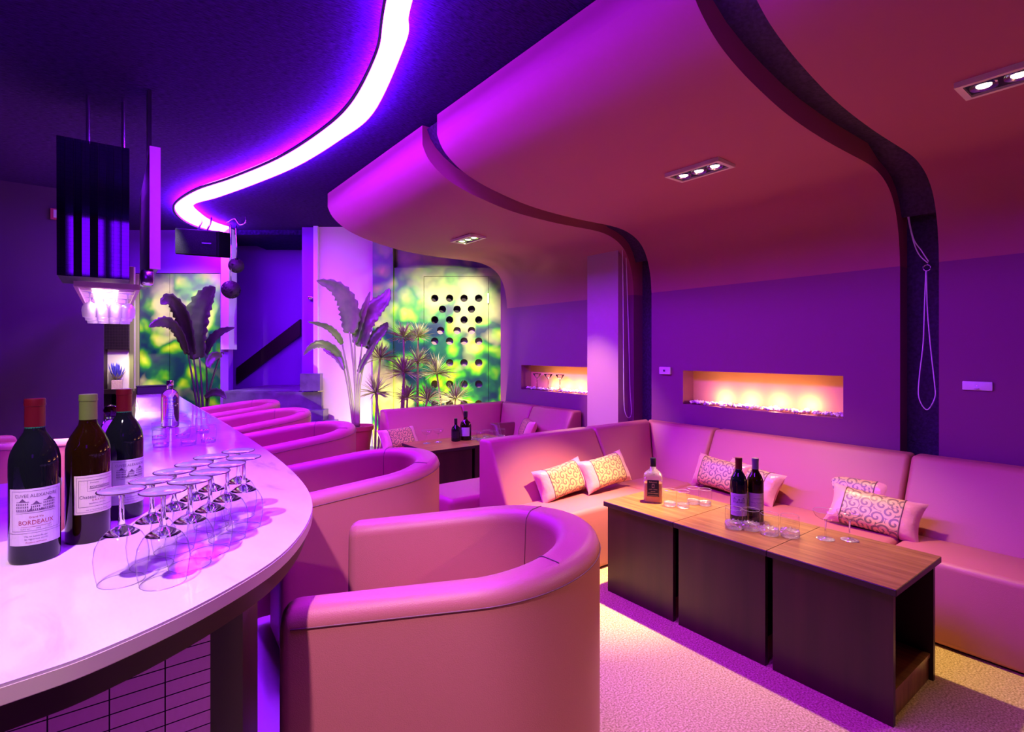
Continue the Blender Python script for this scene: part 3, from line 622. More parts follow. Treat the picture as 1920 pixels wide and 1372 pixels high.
def wine_bottle(loc_, label, style, phi, h=.30, grp='wine bottles on the marble bar', detail=True):
    t = thing('wine_bottle', label, 'bottle', loc_, 0, grp); R = .0378; k = h/.30
    glassm = 'bottle_dark' if style == 'red' else 'bottle_amber'
    lathe('glass_body', [(.020*k, .004), (R*.95*k, 0), (R*k, .006), (R*k, .178*k), (R*.985*k, .190*k), (R*.92*k, .202*k), (R*.78*k, .215*k), (R*.60*k, .227*k), (.0165*k, .238*k), (.0150*k, .246*k), (.0148*k, .262*k)], glassm, t, 40)
    fm = {'red': 'foil_red', 'white': 'foil_green', 'grey': 'foil_grey'}[style]
    if style == 'red': lathe('neck_band', [(.0151*k, .236*k), (.0151*k, .250*k)], 'neck_green', t, 24, cap=False)
    lathe('foil_capsule', [(.0155*k, .248*k), (.0152*k, .286*k), (.0160*k, .2865*k), (.0163*k, .290*k), (.0157*k, .293*k), (.0160*k, .297*k), (.0152*k, .300*k), (.003, .3005*k)], fm, t, 32)
    lw, z0, z1 = (.088, .035, .138) if style == 'red' else (.080, .060, .138)
    lw *= k; z0 *= k; z1 *= k; r2 = R*k+.0004
    lab = Print().rect(-lw/2, lw/2, z0, z1).cyl('label', r2, phi, 'paper' if style == 'red' else 'paper_cream', t)
    if not detail: return t
    r3 = r2+.0003; a = Print(); g = Print(); d = Print(); w2 = lw/2
    if style == 'red':
        a.frame(-w2+.006*k, w2-.006*k, z0+.026*k, z1-.004*k, .0005).rect(-w2, w2, z0+.022*k, z0+.0225*k)
        a.text('CUVEE ALEXANDRE', 0, z1-.013*k, .0085*k, .85)
        chateau(d, 0, z1-.040*k, 1.25*k)
        g.text('Grand Vin', 0, z1-.052*k, .005*k, 1).text('BORDEAUX', 0, z1-.062*k, .0115*k, .85).rect(-.022*k, .022*k, z1-.0695*k, z1-.069*k)
        a.text('12,5% vol         1998          75 cl', 0, z1-.073*k, .0035*k, 1)
        a.text('Mis en bouteille par', 0, z0+.016*k, .0042*k).text('les vignerons reunis', 0, z0+.011*k, .0042*k); g.text('Produce of France', 0, z0+.005*k, .004*k)
    else:
        a.frame(-w2+.004*k, w2-.004*k, z0+.004*k, z1-.004*k, .0005).frame(-w2+.008*k, w2-.008*k, z0+.014*k, z1-.010*k, .0006)
        a.frame(-.018*k, w2-.012*k, z1-.032*k, z1-.010*k, .0004).text('Domaine', -.006*k, z1-.015*k, .004*k)
        d.text('ecumatimoe', .006*k, z1-.023*k, .008*k, 1.0).rect(-.014*k, .026*k, z1-.0275*k, z1-.0265*k)
        d.text('Chateau Tourteau', 0, z1-.044*k, .0098*k, .85); g.text('G R A V E S', .002, z1-.051*k, .005*k, 1)
        a.text('appellation controlee', 0, z1-.057*k, .0035*k).text('mis en bouteille au chateau', 0, z0+.008*k, .0036*k)
    a.cyl('label_print', r3, phi, 'ink_grey', lab); g.cyl('label_print', r3, phi, 'ink_red', lab); d.cyl('label_print', r3, phi, 'ink', lab)
    return t
def face(loc_, extra=0): return math.atan2(-loc_[1], -loc_[0])+extra
def bott(u, v, z): p = px_at(u, v, z); return (p.x, p.y, z)
b1 = (-.112, 1.345, .8505); b2 = (-.035, 1.415, .8505); b3 = (.028, 1.56, .8505)
wine_bottle(b1, 'leftmost bar bottle, red foil capsule, pale label reading BORDEAUX', 'red', face(b1, .05))
wine_bottle(b2, 'bar bottle with green capsule and cream label', 'white', face(b2, .42))
wine_bottle(b3, 'red-capped bar bottle behind the inverted wine glasses', 'red', face(b3, .38))
b4 = bott(1385, 977, .4645); b5 = bott(1416, 975, .4645)
wine_bottle(b4, 'dark red wine bottle on the middle coffee table', 'red', face(b4, .05), .29, 'wine bottles on the coffee table')
wine_bottle(b5, 'amber white-wine bottle with grey capsule on the middle coffee table', 'white', face(b5, .15), .285, 'wine bottles on the coffee table')
for ch in [c for o in COL.objects if o.get('label') == 'amber white-wine bottle with grey capsule on the middle coffee table' for c in o.children]:
    if ch.name.startswith('foil'): ch.data.materials[0] = M['foil_grey']
# whisky bottle
wl = bott(1224.5, 940, .4645); wt = thing('whisky_bottle', 'square-shouldered whisky bottle of amber spirit with black label', 'bottle', wl, 0)
M['clearbottle'] = glass('bottle_clear', (1, .97, .95)); M['whisky'] = mat('amber_spirit', (.85, .33, .03), .1, coat=.4)
def sqbottle(name, parent, w, d, prof, m, rz):
    V = []; Fc = []; n = 24
    for s, z, sq in prof:
        for i in range(n):
            a = 2*PI*i/n; c, s_ = math.cos(a), math.sin(a); p = 2/(sq) ; x = math.copysign(abs(c)**p, c)*w/2*s; y = math.copysign(abs(s_)**p, s_)*d/2*s
            if sq == 2.0001: x, y = c*w/2*s, s_*w/2*s
            V.append((x*math.cos(rz)-y*math.sin(rz), x*math.sin(rz)+y*math.cos(rz), z))
    for k in range(len(prof)-1):
        for i in range(n): j = (i+1) % n; Fc.append((k*n+i, k*n+j, (k+1)*n+j, (k+1)*n+i))
    Fc.append(tuple(range(n-1, -1, -1))); Fc.append(tuple(range((len(prof)-1)*n, len(prof)*n)))
    return mesh(name, V, Fc, m, parent, True)
rz = face(wl)+PI/2
sqbottle('glass_body', wt, .094, .062, [(.93, 0, 5), (1, .006, 5), (1, .125, 5), (.97, .140, 4), (.80, .152, 3), (.45, .165, 2.0001), (.33, .172, 2.0001), (.31, .196, 2.0001)], 'crystal', rz)
sqbottle('whisky_fill', wt, .089, .057, [(.93, .004, 5), (1, .008, 5), (1, .098, 5), (1, .100, 5)], 'whisky', rz)
lathe('bottle_neck', [(.024, .150), (.017, .158), (.0152, .166), (.0150, .184)], 'crystal', wt, 24); lathe('screw_cap', [(.0150, .182), (.0155, .184), (.0155, .222), (.014, .2255), (.002, .226)], 'black_cap', wt, 24)
fw = Vector((math.cos(face(wl)), math.sin(face(wl)), 0)); rt = Vector((-fw.y, fw.x, 0))
def onface(dist): return lambda x, y: tuple(fw*dist+rt*x+Vector((0, 0, y)))
lb_ = Print().rect(-.029, .029, .034, .118).flat('label', 'black_cap', wt, onface(.0325))
M['gold_ink'] = mat('gold_ink', (.70, .55, .30), .4, .5)
Print().text("Ballantine's", 0, .107, .0105, .85).text('AGED 12 YEARS', 0, .070, .006).text('SCOTCH WHISKY', 0, .050, .0065).text('BLENDED', 0, .060, .005).frame(-.006, .006, .078, .098, .002).rect(-.024, .024, .037, .038).flat('label_print', 'gold_ink', lb_, onface(.033))
# vodka bottle
vl = bott(319, 800, .8505); vt = thing('vodka_bottle', 'clear short-necked spirit bottle with blue lettering on the bar', 'bottle', vl, 0)
lathe('glass_body', [(.030, 0), (.039, .004), (.040, .015), (.040, .150), (.037, .170), (.026, .188), (.015, .195), (.0145, .215)], 'glass', vt, 36)
lathe('cap', [(.0155, .213), (.0160, .214), (.0160, .236), (.0145, .238), (.002, .2385)], 'chrome', vt, 24)
ph = face(vl)
Print().text('ABSOLUT', 0, .150, .0165, .8).text('VODKA', 0, .132, .0165, .9).text('Country of Sweden', 0, .112, .007).rect(-.018, .018, .100, .1015).rect(-.016, .016, .092, .0935).rect(-.019, .019, .084, .0855).rect(-.017, .017, .076, .0775).rect(-.018, .018, .068, .0695).rect(-.02, .02, .055, .057).rect(-.02, .02, .046, .048).cyl('lettering', .0406, ph, 'ink_blue', vt)
# ------------------------------------------------------------------ glassware
def wineglass(inv=True):
    t = thing('wine_glass', 'x', 'glass')
    prof = [(.0335, 0), (.0375, .02), (.0395, .042), (.037, .062), (.029, .078), (.015, .089), (.006, .093)]
    hh = .155
    lathe('bowl', prof, 'glassthin', t, 32, cap=False); lathe('bowl_rim', [(.0335, 0), (.0341, .0006), (.0335, .0012), (.0329, .0006), (.0335, 0)], 'rim', t, 32, cap=False)
    lathe('stem', [(.0262, .0815), (.015, .0896), (.0060, .0945), (.0038, .105), (.0036, .140), (.0055, .148), (.010, .1505)], 'glass', t, 16)
    lathe('foot_disc', [(.006, .1495), (.033, .1525), (.0345, .1538), (.033, .155), (.002, .155)], 'rim', t, 32)
    tube('foot_edge', [(.0345*math.cos(i*PI/16), .0345*math.sin(i*PI/16), .1542) for i in range(32)], .0011, 'dark_glass', t, 6, closed=True)
    return t
g0 = wineglass(); GG = 'inverted wine glasses on the bar'
GP_ = [((228, 918), 'inverted wine glass nearest the bottles, front left of the cluster'), ((306, 919.5), 'inverted wine glass at the front of the cluster, second from the left'),
       ((285, 900), 'inverted wine glass in the left column, second from the front'), ((356, 900), 'inverted wine glass in the right column, second from the front'),
       ((326.5, 883), 'inverted wine glass in the left column, third from the front'), ((394, 884.5), 'inverted wine glass in the right column, third from the front'),
       ((364, 869), 'inverted wine glass in the left column, fourth from the front'), ((426, 870), 'inverted wine glass in the right column, fourth from the front'),
       ((396.5, 856), 'inverted wine glass in the left column, fifth from the front'), ((457, 857), 'inverted wine glass at the right end of the cluster, nearest the counter edge'),
       ((447, 845), 'inverted wine glass farthest back in the cluster')]
for i, (uv, lb) in enumerate(GP_):
    p = px_at(*uv, 1.005)
    if i == 0: g0.location = (p.x, p.y, .8505); g0['label'] = lb; g0['group'] = GG
    else: dup(g0, (p.x, p.y, .8505), 0, lb, GG)
def tumbler(name, r, h, base, cut=False):
    t = thing(name, 'x', 'glass'); n = 24
    lathe('glass_wall', [(r*.93, base), (r, base+.02), (r*1.02, h*.6), (r*.98, h-.001), (r*.96, h), (r*.95, h-.002)], 'glassthin', t, n, cap=False)
    if cut:
        V = []; Fc = []; rows = [(r*.80, 0), (r*.98, .006), (r*1.02, .014), (r*1.0, .022), (r*.95, base+.004), (r*.2, base+.001)]
        for k, (rr, z) in enumerate(rows):
            for i in range(n): a = 2*PI*(i+.5*(k % 2))/n; q = rr*(1+.05*(-1)**(i+k)); V.append((q*math.cos(a), q*math.sin(a), z+(.003*(-1)**i if 0 < k < 5 else 0)))
        for k in range(len(rows)-1):
            for i in range(n): j = (i+1) % n; Fc += [(k*n+i, k*n+j, (k+1)*n+j, (k+1)*n+i)]
        Fc.append(tuple(range(n-1, -1, -1))); Fc.append(tuple(range((len(rows)-1)*n, len(rows)*n))); mesh('cut_base', V, Fc, 'crystal', t)
    else: lathe('glass_base', [(r*.85, 0), (r*.93, .003), (r*.93, base+.001), (r*.1, base-.003)], 'crystal', t, n)
    lathe('rim_ring', [(r*.965, h), (r*.985, h+.0006), (r*.965, h+.0014), (r*.945, h+.0006), (r*.965, h)], 'rim', t, n, cap=False)
    return t
def place(proto, L, z, grp):
    for i, (u, v, lb) in enumerate(L):
        p = px_at(u, v, z)
        if i == 0: proto.location = (p.x, p.y, z); proto['label'] = lb; proto['group'] = grp
        else: dup(proto, (p.x, p.y, z), .3*i, lb, grp)
place(tumbler('tumbler', .030, .072, .014), [(302, 838, 'left front small tumbler on the bar before the spirit bottle'), (354, 834, 'middle front small tumbler on the bar'), (391, 829, 'right front small tumbler on the bar'),
      (299, 823, 'small tumbler at the back left beside the spirit bottle'), (343, 820, 'back middle small tumbler of the bar group'), (380, 812, 'back right small tumbler nearest the counter edge')], .8505, 'small tumblers on the bar')
zt_ = .4645
place(tumbler('tumbler', .032, .080, .018), [(1256, 948, 'tall tumbler directly beside the whisky bottle'), (1281, 951, 'second tall tumbler from the whisky bottle, front'), (1300, 944, 'tall tumbler at the back of the whisky group'), (1322, 947, 'rightmost tall tumbler of the whisky group')], zt_, 'tumblers beside the whisky bottle')
place(tumbler('cut_glass_tumbler', .036, .088, .026, True), [(1376, 990, 'leftmost faceted-base tumbler in front of the wine bottles'), (1408, 993, 'second faceted-base tumbler in front of the wine bottles'), (1443, 1002, 'third faceted-base tumbler from the left'), (1481, 1006, 'rightmost faceted-base tumbler in the row of four')], zt_, 'faceted tumblers on the middle table')
def coupe(s=1.0):
    t = thing('coupe_glass', 'x', 'glass')
    lathe('foot_disc', [(.033*s, 0), (.034*s, .0012), (.030*s, .003), (.008*s, .006), (.004*s, .010)], 'crystal', t, 28)
    lathe('stem', [(.0035*s, .006), (.003*s, .02), (.003*s, .072*s), (.007*s, .080*s)], 'glass', t, 12)
    lathe('bowl', [(.004*s, .078*s), (.022*s, .083*s), (.038*s, .094*s), (.046*s, .110*s), (.0465*s, .116*s)], 'glassthin', t, 32, cap=False)
    lathe('bowl_rim', [(.0465*s, .1155*s), (.0472*s, .116*s), (.0465*s, .1168*s), (.0458*s, .116*s), (.0465*s, .1155*s)], 'rim', t, 32, cap=False)
    return t
place(coupe(), [(1548, 1010, 'left coupe glass on the nearest table unit'), (1593, 1012, 'right coupe glass on the nearest table unit')], zt_, 'coupe glasses on the near table')
place(coupe(.95), [(800, 831, 'left stemmed glass on the far table'), (822, 829, 'right stemmed glass on the far table')], zt_, 'stemmed glasses on the far table')
place(tumbler('tumbler', .036, .075, .020), [(888, 823.5, 'first tumbler right of the bottles on the far table'), (901, 826, 'second tumbler from the bottles on the far table, front'), (912, 822, 'middle tumbler of the far table row'), (925, 824, 'fourth tumbler from the bottles on the far table'), (940, 820, 'far-right tumbler on the far table, partly behind the sofa back')], zt_, 'tumblers on the far table')
def small_bottle(loc_, label, h, m, mlab, phi):
    t = thing('spirit_bottle', label, 'bottle', loc_); k = h/.2
    lathe('glass_body', [(.036*k, 0), (.040*k, .004), (.040*k, .10*k), (.034*k, .122*k), (.016*k, .138*k), (.013*k, .150*k), (.013*k, .170*k)], m, t, 28)
    lathe('cap', [(.0145*k, .160*k), (.0145*k, .198*k), (.012*k, .2*k), (.001, .2*k)], 'black_cap', t, 20)
    Print().rect(-.03*k, .03*k, .03*k, .09*k).cyl('label', .0405*k, phi, mlab, t); return t
l6 = bott(854.6, 826.5, zt_); l7 = bott(873, 824, zt_)
small_bottle(l6, 'squat dark spirit bottle on the far table', .195, 'bottle_dark', 'black_cap', face(l6))
small_bottle(l7, 'taller pale-labelled spirit bottle behind the squat dark bottle', .25, 'bottle_amber', 'paper', face(l7))
# glass jar with a metal pourer on the bar
jl = bott(208, 828, .8505); jt = thing('glass_decanter', 'small clear decanter with dark stopper behind the green-capped bottle', 'decanter', jl)
lathe('glass_body', [(.028, 0), (.036, .004), (.038, .05), (.030, .085), (.016, .10), (.018, .112)], 'glass', jt, 24)
lathe('stopper', [(.015, .108), (.020, .115), (.028, .135), (.022, .152), (.005, .158)], 'bottle_amber', jt, 12)
# bar tray at the far end
tr = thing('bar_tray', 'black tray box standing on the far end of the bar', 'tray', (.335, 5.86, .8505)); box('tray_box', -.14, .13, -.06, .06, 0, .07, 'black', tr, .004, 1); box('tray_rim', -.146, .136, -.066, .066, .07, .078, 'black', tr)
# flower pot in the cabinet
fl = WP(219, 727, 5.845); ft = thing('flower_pot', 'small clay pot of blue-violet flowers inside the cream cabinet', 'flower pot', (fl.x, fl.y, zx(729, 5.9)+.001))
box('pot', -.05, .05, -.05, .05, 0, .10, 'trunk', ft, .004, 1)
M['bluefl'] = mat('blue_flowers', (.05, .04, .35), .6)
V = []; Fc = []
for i in range(46):
    a = random.uniform(0, 2*PI); r = random.uniform(0, .06); b = Vector((r*.4*math.cos(a), r*.4*math.sin(a), .09)); tp = Vector((r*1.5*math.cos(a), r*1.5*math.sin(a), random.uniform(.22, .30))); w = Vector((math.cos(a+1.5), math.sin(a+1.5), 0))*.009; k = len(V)
    mid = b.lerp(tp, .7); V += [b, mid+w, tp, mid-w, mid+Vector((w.y, -w.x, 0))]; Fc += [(k, k+1, k+2, k+3), (k, k+4, k+2)]
mesh('flowers', V[:len(V)], Fc, 'bluefl', ft)
V = []; Fc = []
for i in range(30):
    a = random.uniform(0, 2*PI); r = random.uniform(.02, .09); b = Vector((0, 0, .09)); tp = Vector((r*math.cos(a), r*math.sin(a), random.uniform(.14, .20))); w = Vector((math.cos(a+1.5), math.sin(a+1.5), 0))*.01; k = len(V)
    V += [b, b.lerp(tp, .6)+w, tp, b.lerp(tp, .6)-w]; Fc.append((k, k+1, k+2, k+3))
mesh('foliage', V, Fc, 'leafpale', ft)
# ------------------------------------------------------------------ hanging mirrored cabinet, glass rack, screen, speaker
hc = thing('hanging_cabinet', 'mirror-tiled cabinet hung from two rods above the bar', 'cabinet', (-.06, 3.7, 1.62))
box('cabinet_body', -.149, .146, -.195, .2, 0, .69, 'black', hc)
M['mirrorstrip'] = tiles('mirror_strip', (.32, .26, .5), (.02, .01, .04), 26, .04, 1, .5)
nst = 9
for k in range(nst):
    x0 = -.15+k*.0328; tilt = (.012, .004, .010, .003, .011, .002, .009, .004, .008)[k]
    V = [(x0, -.201, 0), (x0+.0318, -.201-tilt*.25, 0), (x0+.0318, -.231-tilt*.25, .69), (x0, -.231, .69), (x0, -.196, 0), (x0+.0318, -.196, 0), (x0+.0318, -.196, .69), (x0, -.196, .69)]
    mesh('mirror_strip', V, [(0, 1, 2, 3), (5, 4, 7, 6), (4, 0, 3, 7), (1, 5, 6, 2), (3, 2, 6, 7), (4, 5, 1, 0)], 'mirrorstrip', hc)
for x in (-.03, .12): lathe('hanging_rod', [(.009, .69), (.009, .975)], 'chrome', hc, 12, (x, -.1, 0))
rk = thing('glass_rack', 'lit slatted hanging rack for wine glasses under the mirrored cabinet', 'rack', (0, 4.6, 1.585))
for x in (-.145, .13): box('rack_rail', x-.008, x+.008, -.92, 1.1, 0, .03, 'fixture', rk)
for y in (-.92, 1.1): box('rack_rail', -.14, .13, y-.008, y+.008, 0, .03, 'fixture', rk)
for k in range(18): box('rack_slat', -.137, .122, -.86+k*.11, -.835+k*.11, .012, .020, 'fixture', rk)
M['racklamp'] = emis('rack_lamp_glow', (1, .72, .80), 14)
box('lamp_strip', -.03, .02, -.66, .9, .030, .040, 'racklamp', rk)
h0 = wineglass(); M['glass_lamplit'] = crystal('lamplit_hanging_glass', .45, .1)  # milky white mixed into clear glass in place of lamp light
for ch in h0.children: ch.data.materials[0] = M['glass_lamplit']
for i, (yy, rowl) in enumerate(((4.12, 'front'), (4.55, 'second'), (5.0, 'rear'))):
    for k, (xx, cl) in enumerate(((-.095, 'leftmost'), (-.032, 'inner left'), (.030, 'inner right'), (.092, 'rightmost'))):
        lb = f'{cl} wine glass hanging in the {rowl} row of the lit rack'
        if i == k == 0: h0.location = (xx, yy, 1.600-.155); h0['label'] = lb; h0['group'] = 'wine glasses hanging in the rack'
        else: dup(h0, (xx, yy, 1.600-.155), 0, lb, 'wine glasses hanging in the rack')
tv = thing('flat_screen', 'thin flat screen seen edge-on beside the mirrored cabinet', 'screen', (.163, 3.4, 1.61))
box('panel', -.018, .016, -.5, .5, 0, .545, 'black', tv, .004, 1); box('bezel_edge', -.019, .022, -.515, -.5, 0, .55, mat('led_tinted_bezel', (.85, .30, .80), .35), tv); box('mount_arm', -.005, .012, -.06, .06, .545, .985, 'black', tv)  # white plastic bezel, magenta LED light put into its colour
box('stand_foot', -.05, .0, -.49, -.36, -.07, -.002, 'chrome', tv, .01, 2)
sk = thing('loudspeaker', 'black loudspeaker hung under the ceiling beside the pilaster', 'speaker', WP(380, 456, 5.3), -TH); sk.rotation_euler = (.12, .07, -TH)
box('speaker_cabinet', -.215, .215, -.1, .12, -.125, .125, mat('speaker_vinyl', (.003, .003, .006), .8, spec=.05), sk, .008, 1); box('grille', -.20, .20, -.112, -.101, -.115, .115, mat('speaker_grille', (.003, .003, .006), .9, spec=.05, bump=.6, bscale=300), sk); box('badge', .06, .15, -.117, -.1125, -.006, .004, 'trimblue', sk)
for s in (-.05, .04): tube('bracket', [(s, .0, .12), (s+.02, .03, .20), (s+.02, .05, .26)], .008, 'chrome', sk)
# wicker balls on chains
M['wicker'] = mat('wicker', (.012, .005, .008), .7)
def ball(u, v, r_, D, label, top):
    c = WP(u, v, D); t = thing('wicker_ball', label, 'decoration', c, 0, 'wicker balls on chains'); R = r_/F*D; V = []; Fc = []
    for k in range(34):
        ax = Vector((random.gauss(0, 1), random.gauss(0, 1), random.gauss(0, 1))).normalized(); a = ax.orthogonal().normalized(); b = ax.cross(a); n = 28; base = len(V)
        for i in range(n):
            t_ = 2*PI*i/n; p = a*math.cos(t_)+b*math.sin(t_)
            for w in (-.06, .06): V.append((p+ax*w).normalized()*R*(1+.01*(k % 3)))
        for i in range(n): j = (i+1) % n; Fc.append((base+2*i, base+2*j, base+2*j+1, base+2*i+1))
    mesh('woven_shell', V, Fc, 'wicker', t); lathe('core', [(0.001, -R*.9), (R*.6, -R*.65), (R*.88, 0), (R*.6, R*.65), (.001, R*.9)], 'black', t, 16)
    h_ = top-c.z; tube('chain', [(0, 0, R*.9), (.003, 0, h_*.5), (0, 0, h_)], .005, 'chrome', t, 6)
ball(443, 498, 13.5, 5.35, 'upper woven wicker ball hanging on a chain by the stairwell', 2.50); ball(433, 543, 16.5, 5.3, 'lower larger woven wicker ball hanging on a chain', 2.50)
hk = WP(440, 412, 5.32); ht = thing('ceiling_hook', 'metal hook rail on the ceiling holding the wicker balls', 'hook', (hk.x, hk.y, 2.5))
tube('hook_wire', smooth_path([(-.06, .05, .02), (.0, 0, .06), (.04, -.03, .0), (.09, -.05, .03), (.09, -.05, .09)], 5), .007, 'chrome', ht)
# ------------------------------------------------------------------ downlight fixtures
for i, (fx, fy) in enumerate(FIX[:3]):
    t = thing('recessed_downlight', ('three-lamp recessed ceiling light over the far sofa', 'three-lamp recessed ceiling light above the near coffee tables', 'three-lamp recessed ceiling light at the upper right edge of the picture')[i], 'light', (fx, fy, 2.152), 0, 'recessed ceiling lights')
    bm = bmesh.new()
    for b in ((-.075, .075, -.155, -.135, 0, .02), (-.075, .075, .135, .155, 0, .02), (-.075, -.058, -.135, .135, 0, .02), (.058, .075, -.135, .135, 0, .02)): bx(bm, *b)
    fin('frame', bm, 'fixture', t); box('lamp_tray', -.058, .058, -.135, .135, .009, .012, 'black', t)
    for k in (-1, 0, 1):
        lm = lathe('lamp', [(.040, .008), (.038, .002), (.030, .004), (.022, .007)], 'chrome', t, 20, (0, k*.09, 0), cap=False); lathe('bulb', [(.022, .0075), (.018, .004), (.001, .003)], 'bulb', lm, 16, (0, k*.09, 0))
# ------------------------------------------------------------------ niches: pebbles, hidden lamps, martini glasses
M['pebble'] = mat('white_pebbles', (.85, .80, .74), .5)
for i, (y0, y1, (n0, n1)) in enumerate(SEG):
    nm = ('far', 'middle', 'right-hand')[i]
    bm = bmesh.new(); rng = random.Random(i)
    for k in range(230):
        m_ = Matrix.Translation((rng.uniform(3.435, 3.54), rng.uniform(n0+.015, n1-.015), .85+rng.uniform(.004, .018))) @ Matrix.Diagonal((rng.uniform(.8, 1.3), rng.uniform(.8, 1.4), rng.uniform(.5, .9), 1))
        bmesh.ops.create_icosphere(bm, subdivisions=1, radius=.011, matrix=m_)
    tag(fin('pebbles', bm, 'pebble', None, True), f'white pebbles lining the floor of the {nm} lit wall niche', 'pebbles', None, 'stuff')
    ln = n1-n0
    for k in range(4):
        yy = n0+ln*(.22+.18*k) if i else n0+ln*(.15+.16*k)
        b = thing('niche_lamp', f'{("first", "second", "third", "fourth")[k]} small glowing lamp from the right among the pebbles of the {nm} niche', 'lamp', (3.50, yy, .868), 0, 'small niche lamps')
        lathe('lamp_bulb', [(.001, .014), (.012, .010), (.015, .002), (.010, -.006), (.001, -.010)], 'bulb', b, 16)
        pl = bpy.data.lights.new('niche_light', 'POINT'); pl.energy = 1.5; pl.color = (1, .50, .20); pl.shadow_soft_size = .015
        lo = link(bpy.data.objects.new('niche_light', pl)); lo.location = (3.485, yy, .895)
def martini():
    t = thing('martini_glass', 'x', 'glass')
    lathe('foot_disc', [(.030, 0), (.030, .002), (.005, .005)], 'glass', t, 20); lathe('stem', [(.0045, .004), (.004, .085), (.005, .09)], 'dark_glass', t, 10); lathe('bowl', [(.004, .088), (.020, .105), (.042, .135), (.0425, .138), (.038, .134), (.016, .106), (.001, .096)], 'glass', t, 24, cap=False); lathe('bowl_rim', [(.043, .137), (.0436, .139), (.043, .141), (.041, .139), (.043, .137)], 'dark_glass', t, 24, cap=False)
    return t
mg = martini()
for k, (u, lb) in enumerate(((1007, 'left cocktail glass in the far lit niche'), (1028, 'middle cocktail glass in the far lit niche'), (1050, 'right cocktail glass in the far lit niche'))):
    a = (u-CX)/F; y = 3.475*(CT-a*ST)/(a*CT+ST)
    if k == 0: mg.location = (3.475, y, .872); mg['label'] = lb; mg['group'] = 'cocktail glasses in the niche'
    else: dup(mg, (3.475, y, .872), 0, lb, 'cocktail glasses in the niche')
nb = thing('wall_notice', 'small red-edged notice on the dark left wall beside the hanging cabinet', 'notice', (-.345, 5.85, 2.38))
box('notice_board', -.045, .045, -.02, 0, -.045, .045, mat('red_notice', (.35, .03, .08), .6), nb); box('notice_sheet', -.025, .04, -.023, -.02, -.03, .035, 'paper', nb)
# ------------------------------------------------------------------ wall plates and cords
def yat(u, x): a = (u-CX)/F; return x*(CT-a*ST)/(a*CT+ST)
sw = thing('wall_socket', 'pink-lit double switch plate on the wall at the far right', 'switch', (3.42, yat(1833, 3.42), 1.068))
box('plate', -.010, 0, -.058, .058, -.022, .022, 'white', sw, .004, 2); box('switch_button', -.014, -.010, -.030, -.010, -.011, .011, 'white', sw, .002, 1); lathe('socket_knob', [(.011, 0), (.009, .006), (.003, .007)], 'chrome', sw, 16, (0, 0, 0))
k_ = sw.children[-1]; k_.rotation_euler = (0, -PI/2, 0); k_.location = (-.010, .022, 0)
sw2 = thing('wall_socket', 'small square wall socket between the dark pillar and the middle niche', 'socket', (3.42, yat(1249, 3.42), 1.09))
box('plate', -.022, 0, -.05, .05, -.028, .028, 'white', sw2, .004, 2); box('switch_button', -.026, -.022, -.008, .010, -.008, .008, 'chrome', sw2, .001, 1)
cd1 = thing('blind_cord', 'long looped blind cord hanging in the gap beside the column', 'cord', (3.30, 2.90, 2.1), 0, 'looped blind cords')
def lp(L, y):
    out = []
    for u, v in L: a = (u-CX)/F; D = y/(CT-a*ST); out.append((D*(a*CT+ST)-3.30, y-2.90, zx(v, D)-2.1))
    return out
tube('cord_loop', smooth_path(lp([(1166, 430), (1168, 520), (1169, 660), (1170, 750), (1173, 775), (1179, 783), (1184, 772), (1181, 720), (1178, 600), (1172, 432)], 2.90), 6), .0035, 'white', cd1, 6)
cd2 = thing('blind_cord', 'looped blind cord with a ring hanging in front of the dark right-hand pillar', 'cord', (3.45, .95, 2.1), 0, 'looped blind cords')
def lp2(L):
    out = []
    for u, v in L: a = (u-CX)/F; D = 3.45/(a*CT+ST); out.append((0, D*(CT-a*ST)-.95, zx(v, D)-2.1))
    return out
tube('cord_upper', smooth_path(lp2([(1688, 295), (1696, 370), (1709, 438), (1722, 475), (1740, 493)]), 6), .003, 'white', cd2, 6)
tube('cord_upper', smooth_path(lp2([(1696, 300), (1702, 390), (1712, 445), (1728, 470), (1741, 490)]), 6), .003, 'white', cd2, 6)
tube('cord_loop', smooth_path(lp2([(1736, 508), (1734, 560), (1731, 643), (1724, 705), (1723, 745), (1738, 768), (1753, 745), (1752, 715), (1745, 652), (1739, 580), (1737, 508)]), 6), .003, 'white', cd2, 6)
c = lp2([(1738, 502)])[0]
tube('ring', [(c[0], c[1]+.016*math.cos(i*PI/10), c[2]+.016*math.sin(i*PI/10)) for i in range(20)], .003, 'chrome', cd2, 6, closed=True)
